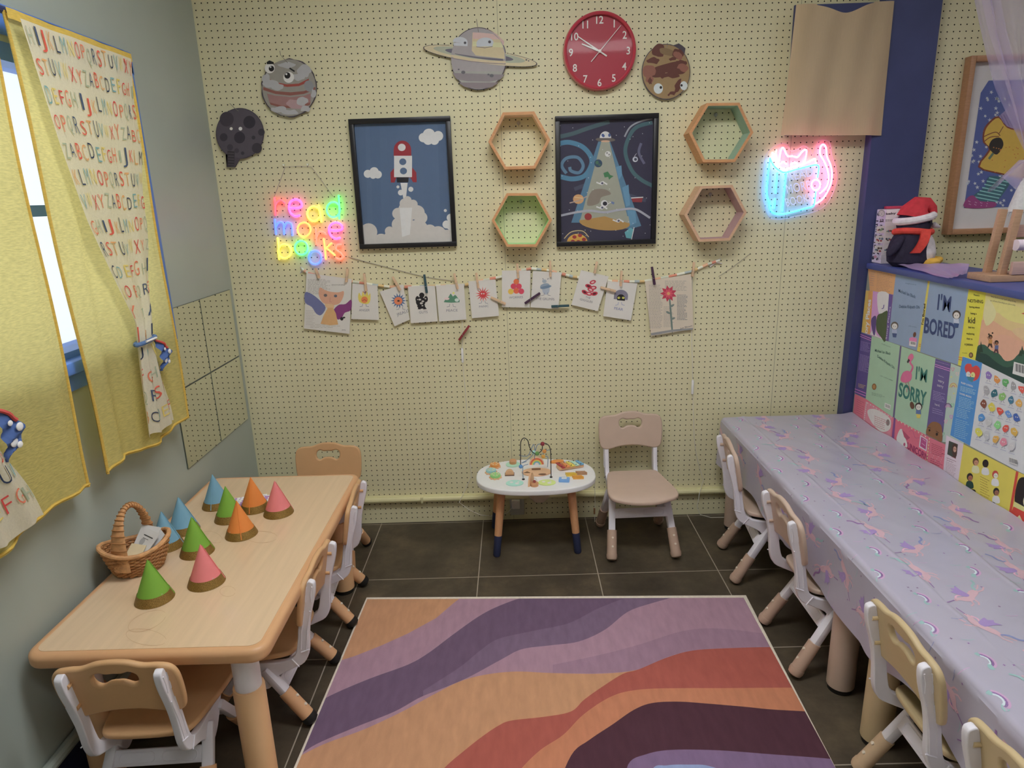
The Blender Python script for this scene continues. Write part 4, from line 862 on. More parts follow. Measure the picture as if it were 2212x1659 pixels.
def band(top, c, bottom=None, w=None):
    T = smooth(top, 6, False)
    A.poly(T+([(p[0], p[1]) for p in reversed(smooth(bottom, 6, False))] if bottom else [(2900, 1500), (-500, 1500)]), rugmat(c))
A.poly([(200, 300), (720, 330), (680, 360), (610, 420), (500, 480), (400, 525), (300, 565), (220, 590), (100, 640)], rugmat(och))
band([(100, 780), (200, 720), (350, 655), (500, 600), (580, 555), (680, 480), (780, 410), (860, 370), (950, 340), (1050, 330)], pur, [(-100, 1020), (60, 960), (150, 905), (300, 840), (450, 780), (560, 720), (720, 655), (860, 580), (940, 540), (1050, 525), (1160, 510), (1260, 465), (1350, 395), (1450, 360), (1560, 330)])
A.poly(smooth([(560, 700), (700, 610), (780, 545), (850, 500), (980, 470), (1120, 440), (1230, 385), (1330, 345)], 5, False)+list(reversed(smooth([(560, 720), (720, 655), (860, 580), (940, 540), (1050, 525), (1160, 510), (1260, 465), (1350, 395), (1450, 360), (1500, 345)], 5, False))), rugmat(dpu))
A.poly(smooth([(1060, 600), (1250, 560), (1400, 520), (1560, 470), (1700, 460), (1880, 480)], 5, False)+list(reversed(smooth([(1060, 632), (1250, 632), (1390, 618), (1500, 570), (1600, 545), (1740, 535), (1910, 535)], 5, False))), rugmat((136, 106, 124)))
band([(-100, 1050), (60, 965), (180, 905), (330, 850), (480, 780), (600, 715), (700, 665), (800, 638), (920, 626), (1060, 632), (1250, 634), (1390, 618), (1500, 572), (1600, 545), (1740, 536), (1910, 532), (2100, 536)], och)
band([(560, 1100), (640, 1000), (720, 930), (790, 875), (850, 835), (900, 815), (1030, 800), (1130, 780), (1180, 735), (1250, 685), (1330, 635), (1390, 618), (1500, 572), (1600, 545), (1740, 536), (1910, 532), (2100, 536)], red_)
band([(850, 1120), (930, 1010), (1010, 930), (1100, 870), (1180, 790), (1290, 720), (1400, 695), (1560, 690), (1700, 690), (2000, 688), (2200, 690)], ora)
band([(1060, 1120), (1130, 950), (1200, 890), (1290, 830), (1370, 775), (1440, 748), (1540, 742), (1660, 750), (1800, 762), (1900, 772), (2040, 780), (2200, 790)], plu)
band([(1330, 1120), (1350, 985), (1420, 945), (1520, 928), (1700, 930), (1900, 945), (2100, 960), (2300, 980)], vio)
band([(1400, 1200), (1440, 1010), (1500, 988), (1580, 985), (1660, 990), (1720, 1030), (1760, 1200)], (126, 140, 176), [(1400, 1200), (1760, 1200)])
rnd = random.Random(2)
A.clip = None; A.build('woven_pattern', None, rug)
# ================================================================ children's chairs
def chair(label, cols, loc, rot, drop=0., cap=None, group='child chairs'):
    """adjustable child chair facing local -y; drop shortens the telescopic legs"""
    seatc, slc = cols
    pl = M('seat_%d_%d_%d' % seatc, seatc, .42, .03, 20, .05, 400); wh = M('chair_white', (188, 185, 203), .42, .03, 20, .03, 300); sl = M('seat_%d_%d_%d' % slc, slc, .42, .03, 20, .05, 400)
    o = thing('child_chair', label, 'chair', loc, rot, group)
    Z = lambda z: z-drop
    # backrest with bow-tie hand hole
    half = [(0, .088), (.035, .085), (.07, .073), (.10, .072), (.128, .066), (.144, .045), (.147, .0), (.142, -.06), (.13, -.08), (.105, -.086), (.06, -.076), (.03, -.071)]
    out = smooth(half+[(0, -.070)]+[(-x, z) for x, z in reversed(half[1:])], 4)
    hh = [(0, .050), (.018, .049), (.035, .054), (.049, .046), (.052, .030), (.046, .016), (.034, .012), (.018, .021)]
    hole = smooth(hh+[(0, .023)]+[(-x, z) for x, z in reversed(hh[1:])], 3)
    lean = .19
    def pb(x, z, t): return (x, .172+t*math.cos(lean)+z*math.sin(lean), Z(.478)+z*math.cos(lean)-t*math.sin(lean))
    m = MB(); m.plate(out, [hole], .016, .006, pl, pb); m.build('backrest', None, o, local=True)
    # seat: shallow dished plate with rounded wavy front
    hs = [(0, -.185), (.05, -.183), (.10, -.172), (.135, -.158), (.148, -.13), (.146, -.07), (.132, .02), (.118, .09), (.10, .118), (.06, .124)]
    so = smooth(hs+[(0, .125)]+[(-x, y) for x, y in reversed(hs[1:])], 4)
    def ps(x, y, t): return (x, y, Z(.284)+t-.35*(x*x)*0-.0+.25*(y+.03)**2*(1 if y > 0 else .0)-(.8*max(0, -y-.13)**2*4)+.30*x*x)
    m = MB(); m.plate(so, [], .017, .006, pl, ps); m.build('seat', None, o, local=True)
    # moulded side frames
    prof = smooth([(.205, .540), (.213, .53), (.208, .49), (.188, .42), (.178, .36), (.172, .305), (.155, .268), (.12, .248), (.075, .225), (.05, .19), (.03, .175), (.0, .185), (-.03, .215), (-.055, .25), (-.065, .268), (-.03, .270), (.06, .268), (.105, .275), (.130, .295), (.142, .34), (.152, .40), (.172, .46), (.186, .52), (.194, .54)], 3)
    for s in (-1, 1):
        xs = s*.112
        m = MB(); m.plate(prof, [], .019, .003, wh, lambda y, z, t: (xs+t, y, Z(z)))
        for r0, r1 in (((.198, .525), (.190, .475)), ((.183, .445), (.158, .315))):    # raised rim of the recessed channel
            for dy in (-.0085, .0085): m.tube([(xs+s*.0098, r0[0]+dy, Z(r0[1])), (xs+s*.0098, (r0[0]+r1[0])/2+dy-.003, Z((r0[1]+r1[1])/2)), (xs+s*.0098, r1[0]+dy, Z(r1[1]))], .002, wh, 6)
        m.tube([(xs+s*.0098, .150, Z(.305)), (xs+s*.0098, .176, Z(.315))], .002, wh, 6); m.tube([(xs+s*.0098, .118, Z(.282)), (xs+s*.0098, .138, Z(.255))], .002, wh, 6)
        m.build('side_frame', None, o, local=True)
        for z in (.505, .435):
            y = .172+(z-.478)*.19; q = MB(); q.tube([(xs*.93, y+.004, Z(z)), (xs*.93, y+.022, Z(z))], .006, pl, 10); q.build('back_bolt', None, o, local=True)
        for d, yt, yb in ((1, .030, .165), (-1, -.035, -.165)):
            top = Vector((s*.118, yt, Z(.245))); bot = Vector((s*.140, yb, .012)); ax = (bot-top).normalized(); Lg = (bot-top).length
            lg = MB(); R = ax.to_track_quat('Z', 'Y').to_matrix()
            k = bot-ax*.10
            lg.box((top+k)/2, (.030, .026, (k-top).length), wh, rot=R.to_4x4(), bev=.006)
            leg = lg.build('leg', None, o, local=True)
            c = MB(); c.tube([bot-ax*.125, bot-ax*.022], [.0205, .0215], sl, 18)
            sv = c.build('leg_sleeve', None, o, local=True)
            for w in (.055, .092):
                p = bot-ax*w; rv = MB(); e1 = Vector((-s, 0, 0)) if abs(d) else 0
                nrm = Vector((s*-1., 0, 0)) if False else Vector((0, d*1.0, .55)).normalized()
                nrm = (nrm-ax*nrm.dot(ax)).normalized()
                rv.tube([p+nrm*.019, p+nrm*.0235], [.0052, .0044], M('rivet', (190, 178, 160), .25), 10)
                rv.build('rivet', None, leg, local=True)
            f = MB(); f.tube([bot-ax*.024, bot-ax*.012, bot-ax*.002, bot+ax*.003], [.0232, .0236, .0205, .012], cap or sl, 18)
            f.build('foot_cap', None, leg, local=True); sv.parent = leg
    for d in (1, -1):
        m = MB(); y = d*.083; z0, z1 = .165, .205
        c = Vector((0, d*.078, Z(.185) if drop < .05 else Z(.19))); R = Matrix.Rotation(d*-.5, 4, 'X')
        m.box(c, (.232, .010, .042), wh, rot=R.inverted(), bev=.003)
        for x in (-.055, .055):
            E_ = rrect(x-.045, -.013, x+.045, .013, .012)
            m.tube([c+R.inverted().to_3x3() @ Vector((p[0], d*.0055, p[1])) for p in E_], .0016, wh, 6, closed=True)
        m.build('stretcher', None, o, local=True)
    return o
tanc, pink, oliv = ((176, 136, 92), (178, 134, 94)), ((164, 142, 126), (158, 132, 114)), ((166, 146, 108), (164, 138, 108))
blk = M('rubber_black', (24, 22, 20), .6)
chair('tan child chair at the near end of the wooden table', tanc, (-.938, -1.485, 0), PI+.05, .046, blk, 'tan chairs around the wooden table')
chair('tan child chair on the rug side of the table, nearer the camera', tanc, (-.778, -1.165, 0), -PI/2-.02, .065, blk, 'tan chairs around the wooden table')
chair('tan child chair on the rug side of the table, nearer the pegboard', tanc, (-.770, -.70, 0), -PI/2+.06, .065, blk, 'tan chairs around the wooden table')
chair('tan child chair at the far end of the table against the pegboard', tanc, (-.816, -.375, 0), 0, .065, blk, 'tan chairs around the wooden table')
chair('pinkish beige child chair facing forward against the pegboard', pink, (.555, -.252, 0), .03, 0., None, 'pink beige child chairs')
chair('pinkish beige child chair at the covered table, nearest the pegboard', pink, (1.062, -.49, 0), PI/2-.11, 0., None, 'pink beige child chairs')
chair('pinkish beige child chair at the covered table, second from the pegboard', pink, (1.068, -1.02, 0), PI/2, 0., None, 'pink beige child chairs')
chair('olive beige child chair at the covered table, fully in view', oliv, (1.088, -1.675, 0), PI/2+.0, 0., None, 'olive beige child chairs')
chair('olive beige child chair cut off at the bottom right corner', oliv, (1.075, -2.07, 0), PI/2, 0., None, 'olive beige child chairs')
# ================================================================ wooden table
def ktable(name, label, x0, x1, y0, y1, zt, topm, edgem, legm, sleevem, group=None, sleeve=.30, ins=.05):
    o = thing(name, label, 'table', ((x0+x1)/2, (y0+y1)/2, 0), 0, group)
    m = MB(); m.plate(rrect(x0, y0, x1, y1, .045, 8), [], .040, .014, edgem, lambda x, y, t: (x, y, zt-.0205+t), 4); m.build('edge_moulding', None, o)
    m = MB(); m.plate(rrect(x0+.022, y0+.022, x1-.022, y1-.022, .028, 8), [], .002, 0, topm, lambda x, y, t: (x, y, zt-.0005+t)); m.build('tabletop', None, o)
    m = MB(); wm = M('table_white', (186, 182, 188), .4)
    for c, s_ in ((((x0+x1)/2, y0+.09, zt-.058), (x1-x0-.16, .03, .034)), (((x0+x1)/2, y1-.09, zt-.058), (x1-x0-.16, .03, .034)), ((x0+.075, (y0+y1)/2, zt-.058), (.03, y1-y0-.2, .034)), ((x1-.075, (y0+y1)/2, zt-.058), (.03, y1-y0-.2, .034))): m.box(c, s_, wm, bev=.004)
    m.build('apron', None, o)
    for x in (x0+ins, x1-ins):
        for y in (y0+.085, y1-.085):
            l = MB(); l.tube([(x, y, zt-.045), (x, y, sleeve-.05)], .034, wm, 24); lg = l.build('leg', None, o)
            q = MB(); q.tube([(x, y, sleeve), (x, y, sleeve-.006), (x, y, .018)], [.0395, .0405, .0405], sleevem, 24); q.build('leg_sleeve', None, lg)
            q = MB(); q.tube([(x, y, .02), (x, y, .0)], [.039, .036], blk, 24); q.build('foot_cap', None, lg)
    return o
woodtop = M('maple_laminate', (184, 158, 126), .24, .05, 2.2, stretch=(26, 1.6, 1), coat=.25)
ktable('child_table', 'wooden child table with rounded tan edge along the left wall', -1.203, -.600, -1.602, -.500, .48, woodtop, M('tan_moulding', (178, 134, 92), .38, .04, 10), None, M('table_leg_tan', (204, 154, 110), .42, .03), None, .315, .092)
# faint looping scribbles on the laminate
tb_ = [q for q in bpy.data.objects if q.name == 'child_table'][0]
for c_, a_, b_, r_ in (((865, 795), 118, 50, -22), ((1340, 620), 46, 30, 0), ((860, 890), 120, 46, 10), ((1540, 300), 90, 34, 0), ((1250, 300), 60, 30, 20)):
    A = Art('Z', .4806, (0, 1050, 2.724), .0003); A.line(ell(c_[0], c_[1], a_, b_, r_, 30, 20, 350), 2.2, (160, 128, 92)); A.build('scribble', None, tb_)
# ================================================================ party hats
gold = M('gold_glitter', (124, 96, 40), .45, .5, 420, .8, 500, metal=.55)
def hat(label, x, y, col, tilt, spin, s=1.):
    o = thing('party_hat', label, 'party hat', (x, y, .4812), spin, 'party hats on the wooden table')
    mt = M('hat_%d_%d_%d' % col, col, .75, .04, 30)
    def ring(a0=0, a1=2*PI): return None
    for nm, z0, z1, mm, dr in (('cone', .014, .122, mt, 0), ('glitter_band', .0, .024, gold, .0012)):
        pr = []
        for z in np.linspace(z0, z1, 5): pr.append(((.0505*(1-z/.1235)+dr)*s, z*s))
        m = MB(); m.lathe(pr, mat=mm, seg=36, caps=False)
        m.v = [(vx, vy, vz+max(0, tilt*vx*.0)) for vx, vy, vz in m.v]
        m.build(nm, None, o, local=True)
    m = MB(); m.tube([(.0505*(1-z/.1235)*s+.0012, 0, z*s) for z in (.004, .04, .08, .118)], [.0014, .0012, .001, .0008], mt, 6); m.build('seam', None, o, local=True)
    m = MB(); m.box((.0335*s*math.cos(.9), -.0335*s*math.sin(.9)-.006, .0262), (.009, .0012, .0012), M('staple', (190, 186, 178), .3, metal=.6)); m.build('staple', None, o, local=True)
bl_, gr_, or_, pk_ = (98, 142, 164), (100, 146, 34), (204, 112, 30), (206, 104, 106)
for lab, p, c, sp in (('blue party hat standing farthest from the basket', (463, 1104), bl_, -1.6), ('blue party hat standing between the basket and the far blue hat', (389, 1160), bl_, .5), ('blue party hat leaning close behind the basket', (352, 1195), bl_, .2), ('green party hat half hidden by an orange one', (498, 1133), gr_, 2), ('green party hat directly behind the near pink one', (418, 1209), gr_, .3), ('green party hat in front of the basket, nearest the camera', (323, 1314), gr_, .4), ('orange party hat standing beside the zigzag papers', (546, 1111), or_, -1.6), ('orange party hat with a creased side, in front of a green one', (516, 1169), or_, -1.2), ('pink party hat standing at the far right of the group', (598, 1121), pk_, .4), ('pink party hat standing nearer the camera beside a green one', (438, 1277), pk_, .3)):
    q = survey(p[0], p[1], 2, .4812); hat(lab, q[0]-(.020 if 'half hidden' in lab else .009), q[1]+.046, c, 0, sp)
# ================================================================ basket with photo cards
BX, BY, BZ = -1.117, -1.20, .481
bsk = thing('basket', 'oval wicker basket with a tall arched handle on the table', 'basket', (BX, BY, BZ))
wick = M('wicker', (150, 104, 58), .6, .28, 70, .3, 220); wick2 = M('wicker_light', (176, 128, 80), .55, .25, 60)
def brad(z): t = z/.085; return .055+.033*t**.7
sx_, sy_ = 1.0, .84
m = MB(); rot_b = .55
def bp_(a, z, dr=0.): 
    r = brad(z)+dr; x, y = r*1.05*math.cos(a), r*.80*math.sin(a)
    zz = z+ (.012*math.cos(2*a) if z > .06 else .012*math.cos(2*a)*z/.06)
    return (BX+x*math.cos(rot_b)-y*math.sin(rot_b), BY+x*math.sin(rot_b)+y*math.cos(rot_b), BZ+zz)
NS = 38
for r_ in range(13):
    z = .006+r_*.0062
    m.tube([bp_(2*PI*k/(2*NS), z, .0028*(1 if (k+r_*2) % 4 < 2 else -1)) for k in range(2*NS)], .0036, wick, 6, closed=True)
m.lathe([(.001, .003), (.051, .003), (.055, .010)], (BX, BY, BZ), wick, 30, 1.05, .80, rot=Matrix.Rotation(rot_b, 4, 'Z')); m.build('woven_body', None, bsk)
m = MB()
for k in range(NS): m.tube([bp_(2*PI*k/NS, z) for z in (.004, .03, .06, .085)], .0022, wick2, 5)
m.build('stakes', None, bsk)
m = MB(); m.tube([bp_(2*PI*k/40, .087) for k in range(40)], [.0062+.0008*(k % 2) for k in range(40)], wick2, 8, closed=True); m.build('rim', None, bsk)
m = MB(); hp = []; hw = []
HA = 1.42
for k in range(25):
    t = k/24; a = PI*t
    c = Vector((BX, BY, BZ)); d = Vector((math.cos(HA), math.sin(HA), 0))*-1
    hp.append(c+d*(.068*math.cos(a))*(1 if abs(math.cos(a)) < .95 else 1)+Vector((0, 0, .03+.178*math.sin(a)**.7)))
    hw.append(.0072+.020*max(0, math.cos(a))**2.5+.012*max(0, -math.cos(a))**2.5)
dd = Vector((math.sin(HA), -math.cos(HA), 0)); vs = []; fs = []
for i, p in enumerate(hp):
    t = (hp[min(i+1, 24)]-hp[max(i-1, 0)]).normalized(); n = t.cross(dd).normalized()
    for k in range(10):
        a = 2*PI*k/10; vs.append(p+dd*hw[i]*math.cos(a)+n*.0065*math.sin(a))
fs = [(i*10+k, i*10+(k+1) % 10, (i+1)*10+(k+1) % 10, (i+1)*10+k) for i in range(24) for k in range(10)]
m.add(vs, fs, wick2, True)
for i in range(2, 23):
    p = hp[i]; t = (hp[i+1]-hp[i-1]).normalized(); n = t.cross(dd).normalized(); w = hw[i]+.0012
    m.tube([p+dd*w*math.cos(2*PI*k/10)+n*.0078*math.sin(2*PI*k/10) for k in range(10)], .0017, wick, 5, closed=True)
m.build('handle', None, bsk)
def bcard(label, c, w, h, rx, ry_, rz, art, col=(186, 184, 182)):
    o = thing('photo_card', label, 'card', c, 0, 'cards standing in the basket'); R = Matrix.Rotation(rz, 4, 'Z') @ Matrix.Rotation(rx, 4, 'X') @ Matrix.Rotation(ry_, 4, 'Y')
    m = MB(); m.box(c, (w, h, .0012), M('paper_%d' % col[2], col, .6), rot=R); m.build('paper', None, o)
    if art:
        m = MB(); rr = R.to_3x3()
        for pts, cc in art: m.add([rr @ Vector((x*w, y*h, .0012)) + Vector(c) for x, y in pts], [tuple(range(len(pts)))], PC(cc))
        m.build('print', None, o)
def sq(x0, y0, x1, y1): return [(x0, y0), (x1, y0), (x1, y1), (x0, y1)]
bcard('plain white card at the back of the basket', (-1.098, -1.180, .562), .075, .095, .85, 0, -.35, None)
bcard('white card with dark line drawings in the basket', (-1.092, -1.205, .560), .075, .10, .75, 0, -.6, [(ell(.1, -.15, .14, .10, 0, 12), (84, 110, 84)), (ell(-.2, .1, .16, .12, 0, 12), (150, 150, 150)), (sq(-.35, .28, .3, .31), (60, 58, 60)), (sq(-.3, .20, .1, .215), (90, 88, 90)), (ell(.15, -.34, .2, .10, 20, 12), (70, 64, 74)), (ell(-.25, -.3, .1, .1, 0, 12), (160, 158, 156))])
bcard('white card at the right rim of the basket', (-1.072, -1.188, .560), .06, .085, .8, .1, -.9, None, (184, 184, 186))
bcard('cream folded note low at the front of the basket', (-1.104, -1.230, .553), .055, .05, .7, 0, -.3, None, (196, 178, 142))
# ================================================================ zigzag papers behind the hats
for i, (dx, rz) in enumerate(((0, .28), (.018, .16), (.03, .05))):
    c = (-.962+dx, -.742-.004*i, .4822+.0014*i); o = thing('zigzag_sheet', ('lowest', 'middle', 'topmost')[i]+' of three purple and white zigzag papers behind the hats', 'paper', c, 0, 'zigzag papers on the table')
    R = Matrix.Rotation(rz, 4, 'Z'); m = MB(); m.box(c, (.125, .085, .0009), M('paper_white', (196, 192, 196), .6), rot=R); m.build('paper', None, o)
    m = MB()
    for b_, cc in enumerate(((150, 110, 160), (176, 140, 150), (150, 110, 160))):
        x = -.045+b_*.036; pts = [(x-.009+(.005 if k % 2 else 0), -.04+k*.008) for k in range(11)]+[(x+.009+(.005 if k % 2 else 0), -.04+k*.008) for k in range(10, -1, -1)]
        m.add([R.to_3x3() @ Vector((q[0], q[1], .0007))+Vector(c) for q in pts], [(k, k+1, 20-k, 21-k) for k in range(10)], PC(cc))
    m.build('print', None, o)
# ================================================================ activity table
TX, TY, TZ = .106, -.232, .338
act = thing('activity_table', 'white oval activity table with wooden toys on top', 'activity table', (TX, TY, 0))
def sup(rx, ry_, n=56, e=2.5): return [(TX+rx*math.copysign(abs(math.cos(2*PI*k/n))**(2/e), math.cos(2*PI*k/n)), TY+ry_*math.copysign(abs(math.sin(2*PI*k/n))**(2/e), math.sin(2*PI*k/n))) for k in range(n)]
aw = M('activity_white', (204, 200, 196), .4, .02); beech = M('beech', (176, 126, 84), .5, .1, 10, stretch=(30, 30, 3)); bee2 = M('beech_light', (190, 148, 108), .5, .1, 14)
m = MB(); m.plate(sup(.264, .178), [], .024, .005, aw, lambda x, y, t: (x, y, TZ-.012+t), 3); m.build('tabletop', None, act)
nvy = M('navy_foot', (38, 44, 72), .6)
for fx, fy, tx, ty in ((-.077, -.345, -.045, -.30), (.283, -.335, .255, -.30), (-.092, -.075, -.055, -.14), (.288, -.07, .262, -.14)):
    t, b_ = Vector((tx, ty, TZ-.022)), Vector((fx, fy, .0)); k = t+(b_-t)*.70
    m = MB(); m.tube([t, k], [.0195, .0165], beech, 20); lg = m.build('leg', None, act)
    m = MB(); m.tube([k, b_+(t-b_)*.02, b_], [.0172, .0158, .012], nvy, 20); m.build('foot_cap', None, lg)
# net bag under the top
m = MB(); 
def bag(u, v):
    a = 2*PI*u; r = (.055*math.sqrt(max(0, 1-(v*.98)**2))+.003*math.sin(a*5)*v)
    return (TX+.012+r*1.05*math.cos(a), TY-.08+r*.7*math.sin(a), TZ-.024-.075*v)
m.grid(bag, 30, 10, clear('net_mesh', gloss=.02, rough=.5, opac=.38, base=(176, 156, 144))); m.build('net_bag', None, act)
def T3(x, y, h=0.): 
    q = survey(980+x/4.0963, 860+y/4.0963, 2, TZ); return Vector((q[0], q[1], TZ+h))
def gear(x, y, r, col, nm='gear', t=.010, wood=True):
    c = T3(x, y); m = MB()
    if wood: m.plate([(r*1.12*(1+.10*(1 if (k//2) % 2 else -1))*math.cos(2*PI*k/36), r*1.12*(1+.10*(1 if (k//2) % 2 else -1))*math.sin(2*PI*k/36)) for k in range(36)], [], .006, .001, bee2, lambda a, b, z: (c.x+a, c.y+b, c.z+.0035+z))
    m.lathe([(r, .006), (r, .006+t), (r*.9, .008+t), (r*.45, .007+t), (.001, .007+t)], c, M('toy_%d_%d_%d' % col, col, .45, .05, 40), 26)
    for k in range(6):
        a = 2*PI*k/6; m.lathe([(r*.16, .006+t), (r*.16, .009+t), (.001, .0095+t)], (c.x+r*.62*math.cos(a), c.y+r*.62*math.sin(a), c.z), M('toy_cream', (196, 182, 150), .5), 10)
    return m.build(nm, None, act)
gear(365, 612, .022, (204, 128, 52)); gear(332, 662, .023, (128, 174, 176)); gear(370, 705, .023, (120, 176, 104))
m = MB(); c = T3(525, 590); m.lathe([(.001, .001), (.033, .001), (.033, .0035), (.001, .004)], c, PC((150, 190, 168)), 26); m.lathe([(.016, .003), (.017, .018), (.013, .022), (.001, .022)], c+Vector((.0, .008, 0)), beech, 20); m.build('turning_knob', None, act)
m = MB()
for x, y in ((495, 675),): 
    c = T3(x, y); m.box(c+Vector((0, 0, .001)), (.042, .036, .002), PC((96, 70, 52))); 
    m.plate(ell(0, 0, .019, .022, 0, 16, 0, 180), [], .020, .002, bee2, lambda a, b, z: (c.x+a, c.y+z, c.z+.001+b))
m.build('pop_up_block', None, act)
m = MB(); c = T3(735, 660); m.plate(ell(0, 0, .066, .044, 0, 32), [], .006, .001, M('toy_peach', (196, 156, 120), .5), lambda a, b, z: (c.x+a, c.y+b, c.z+.003+z))
for x, y, s_ in ((730, 640, 0), (650, 668, 1), (785, 686, 2)):
    q = T3(x, y, .0068); P = [sq(-.020, -.009, .020, .009), [(-.018, -.008), (.018, -.008), (0, .010)], ell(0, 0, .018, .009)][s_]
    m.add([q+Vector((a, b, 0)) for a, b in P], [tuple(range(len(P)))], PC((98, 66, 46)))
m.build('shape_sorter', None, act)
m = MB(); c = T3(685, 760); m.plate(ell(0, 0, .026, .050, 0, 16, 0, 180)+ell(0, 0, .012, .034, 0, 12, 180, 0)[::1] if False else ell(0, 0, .030, .052, 0, 20, 0, 180), [], .010, .002, bee2, lambda a, b, z: (c.x+.0+z*.8+a*.35, c.y+a, c.z+b)); m.build('wooden_arch', None, act)
m = MB(); c = T3(715, 775); m.lathe([(.017, 0), (.018, .012), (.015, .016)], c, beech, 20); m.ball(c+Vector((0, 0, .024)), .012, clear('dome_clear', gloss=.1, rough=.02), 14); m.ball(c+Vector((0, 0, .019)), .007, M('toy_red', (142, 44, 40), .4), 10); m.build('marble_dome', None, act)
for x, y, col in ((540, 755, (146, 196, 182)), (825, 750, (176, 198, 112))):
    m = MB(); c = T3(x, y); m.lathe([(.001, .0005), (.038, .0005), (.038, .003), (.001, .0035)], c, M('toy_%d_%d_%d' % col, col, .5), 26, 1, .8)
    for dx, dy, r in ((-.014, .006, .008), (.01, -.008, .009), (.016, .008, .005)): m.lathe([(r, .0035), (.001, .0042)], c+Vector((dx, dy, 0)), PC((206, 206, 190)), 12)
    m.build('spinning_disc', None, act)
m = MB(); c = T3(1030, 615); m.box(c+Vector((0, 0, .008)), (.118, .045, .014), bee2, rot=Matrix.Rotation(.30, 4, 'Z'), bev=.004); xy = m.build('xylophone', None, act)
for k, col in enumerate(((148, 44, 48), (206, 120, 62), (214, 178, 62), (156, 196, 176), (88, 148, 186))):
    d = Vector((math.cos(.30), math.sin(.30), 0)); p = c+d*(-.046+k*.023)+Vector((0, 0, .018)); m = MB(); m.box(p, (.017, .062-.004*k+.008, .005), M('toy_%d_%d_%d' % col, col, .35), rot=Matrix.Rotation(.30+.12, 4, 'Z'), bev=.002)
    for s_ in (-1, 1): m.ball(p+Vector((-.01*s_*.4, .022*s_, .003)), .0026, M('toy_dark', (50, 44, 44), .4), 8)
    m.build('bar', None, xy)
m = MB(); c = T3(910, 572); m.plate(smooth([(-.03, -.008), (-.01, .012), (.02, .013), (.034, 0), (.015, -.012)], 4), [], .012, .003, M('toy_orange', (206, 124, 48), .45), lambda a, b, z: (c.x+a, c.y+b, c.z+.006+z)); m.build('orange_slider', None, act)
for x, y, col, nm in ((1040, 685, (206, 164, 46), 'ridged_comb'), (1100, 710, (208, 140, 46), 'ridged_comb'), (1130, 672, (160, 122, 92), 'ridged_comb')):
    m = MB(); c = T3(x, y)
    mm = M('toy_%d_%d_%d' % col, col, .45)
    for k in range(7): m.box(c+Vector((-.018+k*.006, 0, .006)), (.0036, .024, .012), mm, rot=Matrix.Rotation(.5, 4, 'Z'), bev=.001)
    m.box(c+Vector((0, 0, .003)), (.044, .022, .006), mm, bev=.001); m.build(nm, None, act)
m = MB(); c = T3(978, 735); m.box(c+Vector((0, 0, .007)), (.046, .032, .014), M('toy_blue', (102, 146, 196), .45), rot=Matrix.Rotation(-.15, 4, 'Z'), bev=.003); m.box(c+Vector((0, 0, .0145)), (.022, .015, .001), PC((190, 204, 210)), rot=Matrix.Rotation(-.1, 4, 'Z')); m.build('blue_block', None, act)
m = MB(); c = T3(735, 585)
for k, (r, col) in enumerate(((.034, (196, 158, 124)), (.030, (190, 66, 52)), (.026, (206, 120, 60)), (.022, (210, 176, 80)), (.018, (120, 164, 110)), (.014, (104, 150, 186)), (.010, (196, 182, 170)))):
    m.plate(ell(0, 0, r, r*1.05, 0, 20, 0, 180), [], .010+.0008*k, 0, M('toy_%d_%d_%d' % col, col, .5), lambda a, b, z: (c.x+a, c.y+z, c.z+b))
m.build('rainbow_arch', None, act)
def W3(pts, dy): return [Vector(survey(980+x/4.0963, 860+y/4.0963, 1, dy)) for x, y in pts]
wire = M('wire_black', (30, 28, 32), .4); wireb = M('wire_blue', (104, 124, 150), .4)
m = MB(); m.tube(W3(smooth([(592, 600), (592, 480), (594, 390), (620, 354), (655, 375), (670, 430), (700, 480), (740, 490), (780, 460), (788, 405), (815, 402), (845, 425), (858, 480), (860, 580), (862, 700)], 5, False), -.275), .0019, wire, 8); m.build('bead_wire', None, act)
m = MB(); m.tube(W3(smooth([(615, 715), (612, 640), (618, 600), (660, 585)], 5, False), -.29), .0016, wireb, 8)
m.tube(W3(smooth([(715, 540), (718, 460), (708, 410), (690, 440), (655, 510), (580, 508)], 5, False), -.22), .0016, wireb, 8); m.tube(W3(smooth([(645, 560), (600, 575), (660, 540), (715, 480), (740, 415), (780, 405)], 5, False), -.235), .0016, wireb, 8); m.tube(W3(smooth([(830, 610), (832, 520), (790, 515), (805, 470), (850, 458)], 5, False), -.20), .0016, wireb, 8); m.build('bead_wire', None, act)
for x, y, dy, col, r in ((787, 405, -.275, (126, 38, 50), .0095), (740, 490, -.275, (84, 128, 66), .0095), (708, 480, -.235, (142, 184, 178), .009), (803, 470, -.20, (206, 128, 52), .0095), (793, 516, -.20, (200, 142, 44), .009), (594, 605, -.275, (78, 128, 178), .009)):
    m = MB(); m.ball(W3([(x, y)], dy)[0], r, M('toy_%d_%d_%d' % col, col, .35), 14); m.build('bead', None, act)
m = MB()
for p in W3([(862, 704)], -.275)+W3([(617, 716)], -.29)+W3([(830, 611)], -.20): m.lathe([(.006, 0), (.006, .004), (.001, .005)], (p.x, p.y, TZ), wire, 12)
m.build('wire_foot', None, act)
m = MB(); m.tube([Vector(survey(980+x/4.0963, 860+y/4.0963, 1, -.07)) for x, y in ((1248, 660), (1250, 900), (1248, 1095))], .0014, M('flex_white'), 6); q = Vector(survey(1284, 1112, 1, -.07)); 
m.tube([q+Vector((0, 0, .004)), q+Vector((0, 0, .035))], .004, M('wand_wood', (140, 96, 60), .5), 10); tag(m.build('toy_beater'), 'thin stick and cord hanging at the right end of the activity table', 'beater')
